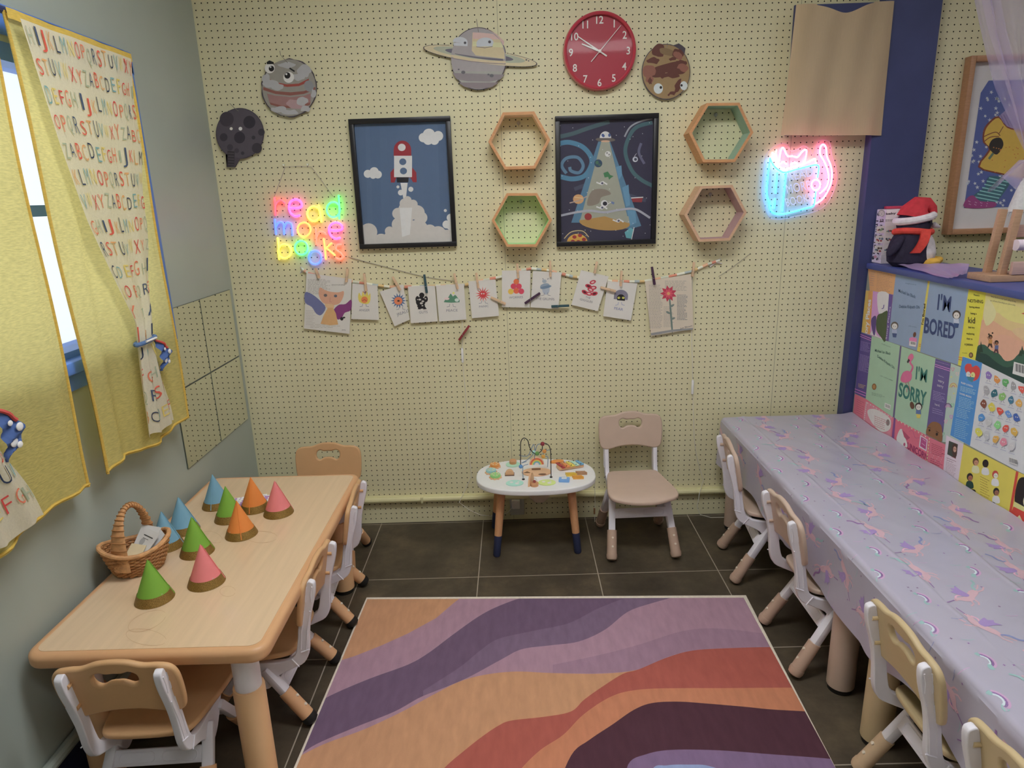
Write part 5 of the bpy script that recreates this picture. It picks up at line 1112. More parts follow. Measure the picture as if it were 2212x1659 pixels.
# ================================================================ covered tables on the right
ktable('child_table', 'child table with pinkish legs under the unicorn cloth, by the pegboard', 0.976, 1.566, -1.300, -.060, .512, woodtop, M('seat_164_142_126'), None, M('seat_164_142_126'), None, .40)
ktable('child_table', 'child table with beige legs under the unicorn cloth, nearer the camera', 0.976, 1.566, -2.62, -1.345, .512, woodtop, M('beige_moulding', (178, 158, 120), .4, .04), None, M('beige_leg', (174, 152, 114), .45, .04), None, .40)
AX0, AX1, AB0, AB1 = .0, .597, .062, 2.66
ZC = .519
def cwob(a, b): return .0016*math.sin(a*23+b*9)*math.sin(b*15-a*6)+.0009*math.sin(a*61+b*37)+.0028*math.exp(-((a-.235-.02*b)/.006)**2)+.0022*math.exp(-((a-.50+.012*b)/.006)**2)+.002*math.exp(-((b-1.28-.1*a)/.008)**2)+.0035*math.exp(-((a)/.03)**2)*(1+math.sin(b*19))
def hem(b):
    h = .226+.008*math.sin(b*7)
    for c in (.49, 1.02, 1.675, 2.07): h -= .046*math.exp(-((b-c)/.13)**2)
    return h
def cpos(a, b, off=0.):
    """a: distance along the cloth from the partition, over the edge and down; b: distance from the pegboard"""
    r = .016; top = AX1-r
    if a <= top: return (1.5695-a, -b, ZC+max(0., cwob(a, b))+off)
    q = a-top
    if q < r*PI/2: t = q/r; d = r+off+max(0., cwob(a, b)); return (1.5695-top-d*math.sin(t), -b, ZC-r+d*math.cos(t))
    q -= r*PI/2; d = .010*math.sin(b*13+1)*(q/.2)+.006*math.sin(b*31)*(q/.2)
    pr = 0.
    for c in (.49, 1.02, 1.675, 2.07): pr += .030*math.exp(-((b-c)/.16)**2)*min(1, q/.12)
    return (1.5695-top-r-off-.003-max(-.003, d)*.8+pr*.0, -b, ZC-r-q)
m = MB()
als = sorted(set(list(np.linspace(0, .580, 46))+list(np.linspace(.22, .30, 22))+list(np.linspace(.46, .51, 16))+list(np.linspace(.581, .607, 8))))
na = len(als); dn = 16
bls = list(np.linspace(AB0, AB1, 190)); vs = []; fs = []
for b in bls:
    H = hem(b); 
    for a in als: vs.append(cpos(a, b))
    for k in range(1, dn+1): vs.append(cpos(.607+(H-.02)*k/dn, b))
w_ = na+dn
fs = [(j*w_+i, j*w_+i+1, (j+1)*w_+i+1, (j+1)*w_+i) for j in range(len(bls)-1) for i in range(w_-1)]
clm = M('cloth_plastic', (150, 146, 162), .30, .03, 8, .05, 60, coat=.35)
tc_ = thing('tablecloth', 'shiny white plastic tablecloth with unicorns and rainbows over both right tables', 'tablecloth', (1.3, -1.3, .25))
m.add(vs, fs, clm, True); m.build('cloth_sheet', None, tc_)
class Cloth(Art):
    def __init__(s): super().__init__('Z', 0, (0, 0, 1), .0005, .00004); s.o = (0, 0, 0, 1)
    def at(s, x, y, h=None):
        ca, cb, an, sc = s.o; a = ca+sc*(x*math.cos(an)-y*math.sin(an)); b = cb+sc*(x*math.sin(an)+y*math.cos(an))
        return cpos(max(.002, a), min(AB1, max(AB0, b)), s.h if h is None else h)
A = Cloth(); rnd = random.Random(12)
pinkc, wing, viol, teal_, rp, blu, dk = (178, 146, 156), (140, 118, 168), (122, 90, 140), (126, 158, 158), (172, 138, 170), (112, 120, 162), (108, 84, 116)
def dense(pts, n=3):
    out = []
    for i in range(len(pts)):
        p, q = pts[i], pts[(i+1) % len(pts)]
        out += [(p[0]+(q[0]-p[0])*k/n, p[1]+(q[1]-p[1])*k/n) for k in range(n)]
    return out
def strip(pts, w, c, cap=None):
    A.h = .0007 if cap is None else cap; A.line(pts, w, c)
def unicorn():
    A.h = .0006; A.poly(smooth([(-.5, -.02), (-.3, -.13), (.05, -.12), (.22, -.2), (.34, -.3), (.5, -.30), (.52, -.22), (.40, -.18), (.34, -.04), (.2, .10), (-.05, .10), (-.3, .12), (-.45, .08)], 2), pinkc)
    for P, w in (([(.18, .05), (.34, .16), (.5, .14)], .05), ([(.05, .08), (.16, .24), (.30, .28)], .05), ([(-.38, .06), (-.6, .16), (-.8, .14)], .05), ([(-.42, 0), (-.64, .02), (-.84, -.02)], .045)): strip(P, w, pinkc)
    A.h = .0009; A.poly(smooth([(-.08, -.05), (-.2, -.32), (-.34, -.5), (-.16, -.46), (-.1, -.56), (.0, -.44), (.1, -.5), (.12, -.32), (.1, -.1)], 2), wing)
    strip([(.5, -.28), (.78, -.40)], .03, viol, .0009); strip(smooth([(.36, -.3), (.2, -.3), (.1, -.2), (-.02, -.2)], 3, False), .05, (200, 150, 170), .0008)
    strip(smooth([(-.48, .02), (-.62, -.12), (-.85, -.12), (-1.0, -.24)], 3, False), .07, rnd.choice((teal_, blu, viol)), .0008); A.ell(.46, -.26, .014, .014, dk, n=6)
def rainbow():
    for r, c in ((.34, rp), (.27, viol), (.21, (176, 186, 196))):
        A.h = .0006; A.line([(r*math.cos(t), r*math.sin(t)*.9) for t in np.linspace(.3, 2.9, 9)], .07, c)
    A.poly(wob(ell(.30, .06, .13, .09, 0, 8), .02, 3), teal_); A.h = .0006; A.poly(wob(ell(-.27, .0, .09, .06, 0, 8), .02, 5), teal_)
def bits():
    for _ in range(3):
        x, y = rnd.uniform(-.6, .6), rnd.uniform(-.6, .6); A.h = .0006
        if rnd.random() < .5: A.poly(star(x, y, .055, .022, 4, rnd.uniform(0, 90)), rnd.choice((viol, wing, dk)))
        else: A.line(smooth([(x-.18, y), (x, y+.03), (x+.2, y-.02)], 2, False), .022, rnd.choice((teal_, rp, blu)))
row = 0; b = .10
while b < AB1-.05:
    k = 0; a = .075+(.0 if row % 2 else .075)
    while a < .80:
        if not (a > .607+hem(b)-.085):
            s_ = rnd.choice((0, 1))
            if (k+row) % 2 == 0: A.o = (a, b, PI/2*rnd.choice((1, 1, 3))+rnd.uniform(-.5, .5)+(.5 if row % 2 else -.4), .086); unicorn()
            else: A.o = (a, b, rnd.uniform(1.1, 1.9)+PI/2*0, .075); rainbow()
            A.o = (a+.06, b+.055, 0, .075); bits()
        a += .128; k += 1
    b += .118; row += 1
A.build('unicorn_print', None, tc_)
# ================================================================ book jackets pasted on the partition
PW = 1.5725
def jacket(label, frame, outline, base, art, name='book_jacket', h=.0002, ext=None):
    o = thing(name, label, 'book jacket', Art('R', PW, frame).at(*outline[0], 0), 0, 'book jackets pasted on the partition')
    sheet('R', PW, frame, outline, .0005, M('jacket_%d_%d_%d' % base, base, .45, .03, 20, coat=.15), 'paper', o, h)
    A = Art('R', PW, frame, h+.0008, .00002); A.clip = None; art(A); A.build('print', None, o)
def kidfig(A, x, y, s, skin, hair, top, lower):
    """plain little figure"""
    A.poly([(x-.5*s, y+.4*s), (x+.4*s, y+.5*s), (x+.5*s, y+1.5*s), (x-.55*s, y+1.45*s)], top); A.poly([(x-.5*s, y+1.4*s), (x+.45*s, y+1.5*s), (x+.3*s, y+2.3*s), (x-.35*s, y+2.25*s)], lower)
    A.ell(x, y-.1*s, .75*s, .8*s, hair); A.ell(x, y+.05*s, .55*s, .6*s, skin); A.ell(x-.18*s, y, .06*s, .08*s, (40, 36, 36)); A.ell(x+.2*s, y+.03*s, .06*s, .08*s, (40, 36, 36))
jacket('orange sheet of fine print at the top left of the partition', E6, [(172, 78), (470, 122), (440, 372), (190, 328)], (196, 146, 96), lambda A: (A.scrib(205, 120, 250, 280, 7, 4, (150, 120, 120), (1, .16), (-.1, 1), 3), A.scrib(270, 130, 430, 330, 12, 5, (166, 124, 96), (1, .14), (-.05, 1), 4)))
def j_places(A):
    A.poly([(150, 330), (205, 330), (160, 780), (105, 768)], (196, 166, 74)); A.poly([(178, 330), (225, 335), (195, 790), (150, 780)], (196, 142, 74))
    A.poly([(225, 335), (395, 366), (360, 860), (195, 790)], (186, 136, 186)); A.poly(smooth([(285, 345), (392, 365), (385, 540), (330, 590), (285, 560), (270, 440)], 3), (196, 190, 214))
    A.poly([(195, 790), (235, 720), (265, 800), (360, 858)], (196, 190, 210)); A.poly(smooth([(270, 600), (320, 570), (388, 560), (360, 860), (310, 820), (260, 740)], 3), (70, 84, 56)); A.poly(smooth([(205, 650), (235, 600), (260, 610), (255, 720), (245, 800), (225, 780)], 3), (84, 66, 120))
    A.line(smooth([(318, 520), (335, 515), (342, 480)], 3, False), 8, (84, 66, 140)); A.poly([(395, 366), (434, 374), (388, 862), (360, 858)], (96, 76, 140))
    A.text('ory Places', (168, 782), (205, 425), 36, (206, 198, 206), up=(-1, -.05), bold=.03); A.text('Story Places', (372, 845), (412, 500), 14, (190, 186, 196), up=(-1, -.05))
jacket('pink and purple jacket with a green hill, below the orange sheet', E6, [(150, 326), (434, 372), (388, 864), (105, 768)], (186, 136, 186), j_places)
ib = (52, 66, 108)
def j_bored(A):
    A.poly([(812, 192), (830, 198), (722, 978), (690, 966)], (206, 180, 72)); A.poly([(1245, 245), (1430, 272), (1305, 1165), (1120, 1115)], (206, 186, 40))
    A.text('brought to you by', (568, 258), (682, 274), 14, (80, 100, 130)); A.text('Michael Ian Black', (495, 345), (676, 412), 34, (50, 72, 100), up=(0, -1), bold=.01); A.text('Debbie Ridpath Ohi', (502, 512), (718, 520), 32, (50, 72, 100), up=(.05, -1), bold=.01); A.text('...with a potato', (592, 705), (682, 722), 14, (80, 100, 130))
    A.poly([(610, 830), (640, 820), (690, 835), (680, 925), (605, 910)], (196, 116, 160)); A.poly([(612, 860), (684, 872), (678, 922), (606, 910)], (206, 204, 208)); A.ell(665, 795, 16, 28, (96, 60, 44), 10)
    for k in range(9): A.quad(622+k*6, 868+k, 624+k*6+(k % 3), 895+k, (50, 50, 60))
    kidfig(A, 455, 705, 52, (200, 194, 190), (90, 80, 74), (150, 160, 186), (60, 76, 120))
    A.text("I'M", (902, 530), (1040, 555), 165, ib, up=(.10, -1), bold=.012); A.text('BORED', (762, 770), (1085, 840), 160, ib, up=(.08, -1), bold=.026)
    kidfig(A, 1108, 590, 58, (196, 188, 184), (66, 58, 54), (170, 178, 196), (56, 78, 120))
    A.text("I'm Bored", (757, 690), (782, 470), 20, (60, 50, 40), up=(-1, -.1), bold=.03)
    for y0_, c in ((292, (196, 70, 56)), (318, (196, 70, 56)), (1030, (196, 70, 56)), (1055, (196, 70, 56))):
        if y0_ < 600: A.line([(1240, y0_), (1424, y0_+30)], 6, c)
        else: A.line([(1128, y0_), (1175, y0_+10)], 6, c)
    for y0_ in (225, 240, 895, 915): A.line([(808-(y0_-200)*.135, y0_), (826-(y0_-200)*.135, y0_+3)], 5, (196, 90, 50))
    dk_ = (50, 46, 40)
    for t_, x0_, x1_, y0_, h_ in (('JUST BECAUSE...', 1285, 1385, 266, 9), ("There's", 1288, 1352, 385, 20), ('NOTHING', 1232, 1390, 452, 34), ('boring about', 1245, 1355, 510, 20), ('being a', 1258, 1322, 578, 20), ('kid', 1232, 1305, 670, 62), ('but try', 1235, 1300, 725, 20), ('explaining', 1215, 1298, 790, 20), ('that to', 1215, 1278, 845, 20), ('a potato', 1195, 1282, 905, 26), ('From you-know-who', 1172, 1222, 990, 9)): A.text(t_, (x0_, y0_), (x1_, y0_+(x1_-x0_)*.08), h_, dk_, up=(0, -1), bold=.012)
    A.ell(1262, 1010, 22, 28, (84, 60, 40)); A.ell(1262, 1010, 14, 18, (150, 120, 84))
jacket('pale blue jacket with big navy capitals and a yellow flap', E6, [(470, 124), (812, 192), (830, 198), (1245, 245), (1430, 272), (1300, 1165), (1120, 1115), (722, 978), (690, 966), (380, 864)], (124, 144, 172), j_bored)
def j_sun(A):
    A.clip = [(1432, 276), (2250, 447), (2160, 1480), (1305, 1062)]
    A.poly([(1432, 276), (2250, 400), (2200, 600), (1385, 560)], (206, 180, 116)); A.poly(smooth([(1380, 480), (1500, 520), (1650, 640), (1900, 700), (2200, 760), (2200, 620), (1900, 560), (1600, 430), (1420, 400)], 3), (204, 184, 110))
    A.poly([(1370, 640), (1480, 640), (1640, 740), (2200, 900), (2180, 1300), (1310, 1100)], (196, 150, 120)); A.poly(smooth([(1440, 420), (1520, 540), (1500, 640), (1420, 700), (1390, 560)], 3), (206, 186, 136))
    A.poly(smooth([(1500, 820), (1640, 800), (1760, 860), (2100, 980), (2000, 1150), (1650, 1080), (1500, 1000)], 3), (196, 148, 124)); A.poly(smooth([(1690, 760), (1820, 720), (2000, 800), (1900, 900)], 3), (204, 166, 124))
    A.poly(smooth([(1320, 930), (1400, 900), (1470, 960), (1560, 1000), (1620, 1070), (1700, 1060), (1760, 1000), (1850, 960), (2100, 1080), (2100, 1500), (1305, 1120)], 3), (48, 84, 70)); A.poly(smooth([(1310, 1000), (1420, 1000), (1520, 1080), (1640, 1140), (1800, 1100), (2100, 1180), (2100, 1500), (1305, 1120)], 3), (34, 62, 58))
    for x, y, h_ in ((1365, 960, 100), (1800, 980, 70), (1340, 980, 60), (1780, 1000, 50)): A.poly([(x, y-h_), (x+22, y+20), (x-22, y+20)], (38, 60, 48))
    A.text('When the fire in your spark calling the way', (1470, 400), (1735, 455), 17, (84, 74, 70), up=(0, -1)); A.text('you will see all the things you said to today', (1462, 440), (1728, 492), 17, (84, 74, 70), up=(0, -1))
    for x, y, c1_, c2_ in ((1465, 830, (176, 124, 64), (70, 52, 44)), (1530, 890, (84, 96, 140), (80, 50, 60))):
        A.ell(x, y-12, 22, 24, (40, 30, 28)); A.ell(x+3, y-2, 15, 17, (130, 86, 62)); A.poly([(x-18, y+15), (x+22, y+18), (x+18, y+62), (x-20, y+58)], c1_); A.poly([(x-18, y+56), (x+16, y+60), (x+24, y+104), (x+8, y+100), (x-4, y+76), (x-22, y+104), (x-32, y+96)], c2_); A.line([(x-14, y+24), (x-34, y-14)], 7, (130, 86, 62))
    A.ell(1450, 790, 9, 9, (40, 30, 28)); A.ell(1488, 778, 9, 9, (40, 30, 28)); A.poly([(1790, 570), (1850, 560), (1850, 592)], (170, 70, 56))
    A.clip = None; A.poly([(1715, 1080), (1900, 1130), (1880, 1262), (1698, 1205)], (200, 198, 204))
    for k in range(20): A.quad(1728+k*8, 1098+k*2.1, 1731+k*8+(k*7 % 4), 1180+k*2.3, (40, 40, 48))
jacket('sunset jacket with two small leaping children above dark bushes', E6, [(1432, 274), (2250, 445), (2160, 1482), (1305, 1062)], (202, 170, 116), j_sun)
gn, gd = (146, 178, 152), (46, 108, 100)
def j_sorry(A):
    A.poly([(78, -10), (165, 22), (115, 532), (28, 490)], (84, 70, 128)); A.poly([(395, 102), (408, 106), (350, 688), (336, 682)], (96, 86, 124)); A.poly([(685, 205), (810, 245), (738, 884), (606, 826)], (92, 80, 132))
    for y0_ in (8, 24, 452, 474): A.line([(72-y0_*.1, y0_), (162-y0_*.1, y0_+36)], 5, (196, 120, 186))
    A.scrib(78, 60, 160, 140, 8, 3.4, (140, 126, 176), (1, .25), (-.1, 1), 5); A.scrib(70, 165, 158, 300, 14, 3.4, (140, 126, 176), (1, .3), (-.1, 1), 6); A.scrib(55, 405, 118, 440, 3, 4, (190, 170, 90), (1, .3), (0, 1), 7)
    A.text('brought to you by', (245, 88), (318, 115), 10, (80, 110, 100), up=(0, -1)); A.text('Michael Ian Black', (190, 148), (318, 176), 22, (48, 84, 80), up=(.1, -1), bold=.01); A.text('Debbie Ridpath Ohi', (212, 195), (350, 292), 22, (48, 84, 80), up=(0, -1), bold=.01); A.text('...with another potato', (228, 345), (336, 388), 9, (80, 110, 100), up=(0, -1))
    A.ell(185, 435, 18, 26, (128, 84, 48)); A.ell(185, 435, 11, 17, (160, 120, 70)); A.scrib(165, 478, 275, 505, 3, 2.4, (90, 120, 106), (1, .25), (0, 1), 9)
    A.poly([(272, 565), (322, 585), (316, 625), (268, 604)], (204, 206, 202))
    for k in range(8): A.quad(277+k*5, 575+k*2, 279+k*5, 600+k*2, (60, 64, 60))
    pk = (196, 98, 138); A.poly(smooth([(400, 375), (420, 320), (460, 305), (492, 330), (485, 380), (450, 400), (415, 398)], 4), pk); A.line(smooth([(478, 325), (500, 275), (478, 235), (500, 195), (490, 172), (472, 190)], 4, False), 15, pk); A.ell(480, 200, 19, 26, pk, 20); A.poly([(466, 205), (478, 222), (460, 245), (452, 232)], (64, 56, 60)); A.line([(440, 400), (455, 440), (450, 480)], 4, (176, 90, 110)); A.line([(462, 398), (470, 430), (480, 470)], 4, (176, 90, 110))
    A.text("I'M", (522, 372), (612, 400), 105, gd, up=(.08, -1), bold=.012); A.text('SORRY', (382, 508), (605, 590), 110, gd, up=(.09, -1), bold=.026)
    kidfig(A, 548, 600, 40, (200, 194, 184), (50, 44, 44), (84, 106, 150), (206, 180, 80)); A.ell(495, 587, 17, 30, (92, 60, 44), -12)
    for y0_ in (252, 268): A.line([(682, y0_), (806, y0_+40)], 5, (206, 130, 190))
    A.scrib(690, 222, 800, 232, 1, 3, (150, 136, 180), (1, .3), (0, 1), 3); A.text("You're", (708, 345), (752, 362), 9, (190, 184, 206), up=(0, -1)); A.text('very', (706, 392), (756, 410), 24, (196, 190, 210), up=(0, -1)); A.text('sorry', (700, 430), (750, 447), 24, (196, 190, 210), up=(0, -1)); A.text('hard.', (682, 585), (722, 598), 18, (196, 190, 210), up=(0, -1))
    A.scrib(668, 462, 768, 540, 6, 4, (150, 140, 180), (1, .3), (-.05, 1), 12); A.scrib(662, 600, 750, 650, 3, 4, (150, 140, 180), (1, .3), (-.05, 1), 13)
    A.poly(smooth([(612, 820), (622, 760), (660, 722), (710, 730), (738, 770), (738, 880), (680, 856)], 4), (128, 88, 56)); A.ell(638, 790, 7, 9, (40, 32, 28)); A.ell(698, 822, 9, 13, (40, 32, 28)); A.line([(625, 765), (648, 772)], 4, (50, 36, 28)); A.line([(692, 795), (715, 812)], 4, (50, 36, 28))
jacket('green jacket with big teal capitals and purple flaps', E7, [(78, -12), (165, 20), (395, 101), (685, 204), (812, 245), (738, 886), (606, 828), (336, 684), (115, 534), (28, 492)], gn, j_sorry, h=.0004)
def j_dood(A):
    for x, y, c in ((825, 292, (186, 130, 150)), (862, 330, (200, 170, 170)), (795, 525, (150, 190, 140)), (823, 585, (110, 176, 140)), (812, 680, (176, 120, 180)), (768, 718, (196, 150, 170)), (746, 820, (120, 176, 140))): A.poly(smooth([(x, y+18), (x-14, y-4), (x-6, y-16), (x, y-6), (x+8, y-16), (x+14, y-2)], 3), c); A.poly(smooth([(x, y+11), (x-8, y-3), (x-3, y-9), (x, y-2), (x+5, y-9), (x+8, y-1)], 3), (160, 176, 170))
    for x, y, cs in ((830, 440, ((200, 150, 90), (206, 190, 110), (190, 120, 110))), (786, 605, ((96, 60, 110), (160, 120, 170), (196, 150, 180)))):
        for k, c in enumerate(cs): A.line(ell(x, y, 28-8*k, 34-10*k, 0, 10, 180, 360), 6, c)
    for x, y in ((815, 355), (835, 490)): A.poly(star(x, y, 10, 4), (206, 190, 110))
jacket('pale green strip of hearts and rainbow doodles', E7, [(812, 246), (912, 286), (912, 900), (735, 884)], (160, 178, 170), j_dood, 'doodle_strip', .0003)
def j_chart(A):
    A.poly([(905, 190), (1066, 240), (966, 916), (805, 830)], (64, 128, 190)); A.poly(smooth([(978, 385), (925, 300), (935, 252), (975, 250), (985, 275), (1020, 262), (1050, 300), (1030, 370)], 4), (190, 60, 60)); A.ell(952, 335, 18, 24, (206, 204, 200)); A.ell(990, 340, 18, 24, (206, 196, 120)); A.poly([(940, 350), (1005, 360), (985, 400), (950, 380)], (60, 120, 140)); A.line([(958, 335), (962, 340)], 4, (40, 40, 50)); A.line([(984, 338), (990, 344)], 4, (40, 40, 50))
    A.text('RUBY & ROSA', (895, 408), (992, 440), 14, (206, 210, 216), up=(0, -1), bold=.02); A.text('DANIEL MAGUS', (882, 495), (978, 528), 14, (206, 210, 216), up=(0, -1), bold=.02)
    A.scrib(890, 425, 1015, 470, 4, 4, (150, 186, 220), (1, .28), (-.1, 1), 3); A.scrib(880, 510, 1000, 600, 7, 4, (140, 180, 216), (1, .28), (-.1, 1), 4); A.scrib(862, 600, 975, 680, 6, 4, (140, 180, 216), (1, .3), (-.1, 1), 5); A.scrib(850, 690, 960, 840, 10, 4, (130, 174, 214), (1, .3), (-.1, 1), 6)
    cs = [(128, 104, 170), (206, 130, 60), (84, 156, 92), (140, 140, 144), (200, 80, 70), (150, 150, 156), (40, 96, 110), (120, 170, 96), (56, 110, 140), (206, 150, 70), (120, 70, 56), (206, 180, 60), (196, 70, 56), (90, 130, 190), (60, 90, 160), (70, 130, 190), (176, 178, 180), (120, 190, 120), (200, 72, 60), (216, 156, 60), (200, 190, 70), (170, 172, 176), (206, 150, 60), (206, 120, 140), (180, 180, 184)]
    rnd = random.Random(4)
    for r in range(5):
        for c in range(5):
            x = 1118+c*68-r*19; y = 345+r*115+c*28; col = cs[r*5+c]
            A.poly(smooth(wob(ell(x, y, 25, 34, rnd.uniform(-30, 30), 9), 7, r*5+c), 2), col); A.ell(x-7, y-6, 4, 5, (230, 230, 226)); A.ell(x+7, y-3, 4, 5, (230, 230, 226)); A.line([(x-9, y+34), (x-10, y+44), (x-18, y+45)], 3, (120, 124, 140)); A.line([(x+6, y+36), (x+8, y+47), (x+16, y+49)], 3, (120, 124, 140))
            A.line([(x-26, y+56), (x-12, y+60), (x+2, y+63), (x+24, y+70)], 4, (150, 152, 176))
    A.poly([(1292, 1005), (1365, 1030), (1360, 1076), (1288, 1050)], (206, 206, 208))
    for k in range(14): A.quad(1294+k*5, 1012+k*1.6, 1296+k*5+(k % 3)*.6, 1046+k*1.7, (50, 50, 60))
jacket('white chart of little coloured feeling creatures with a blue flap', E7, [(905, 188), (1066, 239), (1500, 372), (1440, 1160), (1390, 1140), (966, 918), (805, 832)], (186, 188, 198), j_chart, h=.0006)
rsp = (196, 100, 120)
def j_uni(A):
    A.scrib(45, 530, 108, 650, 7, 4, (166, 80, 100), (1, .5), (-.05, 1), 2)
    for P, c in (([(115, 548), (330, 680), (318, 860), (95, 700)], (206, 122, 140)), ([(370, 702), (630, 850), (600, 1060), (345, 880)], (200, 96, 118))): A.poly(P, c)
    A.poly(smooth([(130, 630), (200, 620), (310, 690), (312, 780), (240, 800), (160, 720)], 4), (206, 188, 186)); A.ell(296, 727, 15, 26, (128, 112, 110)); A.scrib(185, 665, 290, 760, 6, 5, (176, 120, 130), (1, .4), (0, 1), 6)
    A.poly([(345, 684), (360, 692), (345, 880), (325, 870)], (120, 70, 130))
    for k in range(9): A.poly([(118-k*2.2, 560+k*17), (126-k*2.2, 566+k*17), (120-k*2.2, 576+k*17)], (214, 200, 190)); A.poly([(372+k*28, 702+k*16), (386+k*28, 710+k*16), (380+k*28, 720+k*16)], (206, 196, 170)); A.poly([(125+k*24, 560+k*14.5), (137+k*24, 567+k*14.5), (131+k*24, 576+k*14.5)], (206, 180, 180))
    A.poly(smooth([(370, 880), (385, 800), (412, 780), (440, 850), (455, 930)], 3), (214, 206, 208)); A.poly([(412, 782), (478, 850), (452, 870), (430, 845)], (170, 70, 100)); A.ell(432, 905, 8, 14, (170, 70, 110))
    A.text('UNICORN', (455, 938), (618, 1035), 52, (128, 32, 84), up=(.08, -1), bold=.02); A.line(smooth([(470, 800), (500, 795), (520, 850), (560, 850)], 4, False), 3, (170, 80, 120))
    A.poly([(562, 828), (622, 866), (612, 962), (550, 926)], (206, 180, 190)); A.poly([(570, 842), (614, 870), (606, 948), (560, 918)], (166, 66, 120)); A.line([(580, 860), (606, 880)], 4, (206, 150, 180)); A.line([(574, 895), (600, 915)], 4, (206, 150, 180))
    for k in range(8): A.poly([(632-k*3, 850+k*26), (642-k*3, 856+k*26), (634-k*3, 872+k*26)], (206, 190, 140))
    A.scrib(655, 890, 765, 980, 6, 4, (156, 70, 90), (1, .4), (-.03, 1), 8); A.scrib(645, 1010, 750, 1090, 5, 5, (156, 60, 90), (1, .4), (-.03, 1), 9)
    for k in range(10): A.poly(star(650+(k*37) % 100, 970+(k*53) % 60+((k*37) % 100)*.4, 5, 2, 4), (214, 160, 170))
jacket('pink unicorn jacket along the foot of the partition', E7, [(26, 494), (115, 534), (345, 684), (640, 848), (782, 914), (748, 1190), (560, 1120), (320, 920), (10, 680)], rsp, j_uni, h=.0003)
def j_auth(A):
    A.poly([(795, 875), (868, 905), (850, 1020), (780, 985)], (60, 66, 60)); A.poly(smooth([(818, 930), (840, 895), (862, 920), (856, 1000), (830, 1005)], 3), (74, 52, 44)); A.ell(842, 945, 13, 24, (176, 136, 118)); A.line([(832, 940), (854, 946)], 3, (40, 34, 34)); A.poly([(815, 1000), (852, 1015), (850, 1022), (815, 1005)], (120, 60, 60))
    A.scrib(775, 1005, 860, 1040, 2, 6, (150, 120, 140), (1, .4), (0, 1), 2); A.scrib(770, 1040, 855, 1150, 10, 3.4, (150, 124, 136), (1, .42), (-.05, 1), 3)
jacket('pale pink flap with a small portrait photo above the cloth', E7, [(772, 830), (912, 902), (866, 1230), (745, 1150)], (206, 180, 192), j_auth, 'author_flap', h=.0005)
def j_yel(A):
    for x, y, sk, hr, tp in ((1012, 1045, (176, 126, 96), (96, 66, 44), (206, 196, 150)), (1092, 1060, (34, 28, 28), (28, 24, 24), (206, 206, 204)), (1172, 1150, (206, 196, 176), (176, 60, 50), (206, 204, 200)), (965, 1170, (150, 94, 68), (34, 28, 28), (30, 60, 50)), (1180, 1290, (140, 92, 66), (30, 26, 26), (206, 204, 206))):
        A.poly(smooth([(x-32, y+80), (x-22, y+35), (x+20, y+40), (x+30, y+88), (x, y+96)], 3), tp); A.ell(x, y, 25, 32, hr); A.ell(x+4, y+10, 18, 22, sk); A.ell(x-1, y+8, 2, 3, (30, 26, 26)); A.ell(x+10, y+10, 2, 3, (30, 26, 26))
    A.ell(990, 1290, 24, 20, (36, 30, 28)); A.ell(1150, 1395, 26, 22, (40, 30, 28)); A.scrib(1050, 1155, 1130, 1320, 8, 5, (150, 124, 40), (1, .5), (0, 1), 5)
jacket('yellow jacket with five small children in a ring', E7, [(912, 904), (1342, 1124), (1282, 1500), (866, 1225)], (206, 180, 58), j_yel, h=.0003)
def j_last(A):
    A.poly([(1342, 1122), (1362, 1132), (1300, 1490), (1280, 1480)], (186, 60, 44)); A.poly(smooth([(1358, 1200), (1420, 1175), (1500, 1230), (1480, 1400), (1390, 1410), (1330, 1370)], 4), (34, 28, 28)); A.poly([(1330, 1390), (1400, 1430), (1480, 1470), (1460, 1600), (1290, 1490)], (186, 52, 40)); A.poly([(1330, 1370), (1420, 1420), (1470, 1440), (1460, 1480), (1320, 1410)], (206, 190, 120)); A.poly([(1350, 1500), (1370, 1480), (1400, 1540), (1380, 1545)], (206, 190, 150)); A.ell(1440, 1370, 40, 60, (204, 188, 160))
jacket('yellow jacket with a black shape and red spine, cut by the picture edge', E7, [(1342, 1122), (1560, 1220), (1500, 1640), (1282, 1485)], (200, 172, 60), j_last, h=.0006)
# ================================================================ on the ledge
LZ = 1.2055
bx = thing('toy_box', 'white boxed toy set with black lettered side, behind the penguin', 'box', (1.69, -.08, LZ))
bw = M('box_white', (186, 176, 180), .5, .03); m = MB(); m.box((1.68, -.095, LZ+.112), (.19, .075, .222), bw, bev=.002); m.build('carton', None, bx)
m = MB(); m.box((1.69, -.062, LZ+.229), (.15, .02, .011), M('lid_red', (170, 44, 74), .5), bev=.002); m.build('lid_edge', None, bx)
A = Art('B', -.1328, D8, .0006)
A.text('baby einstein', (438, 262), (800, 232), 26, (60, 52, 60), up=(0, -1), bold=.03); A.text('12', (362, 352), (412, 352), 34, (70, 60, 66), up=(0, -1), bold=.04); A.text('discover', (590, 212), (680, 200), 12, (120, 110, 116), up=(0, -1)); A.scrib(430, 318, 600, 350, 2, 7, (126, 118, 122), (1, -.03), (0, 1), 3)
A.ell(382, 240, 44, 44, (140, 132, 138)); A.ell(382, 246, 34, 32, (178, 168, 172)); A.line(ell(368, 250, 14, 16, 0, 12), 5, (140, 132, 138), True); A.line(ell(398, 250, 14, 16, 0, 12), 5, (140, 132, 138), True)
rnd = random.Random(9)
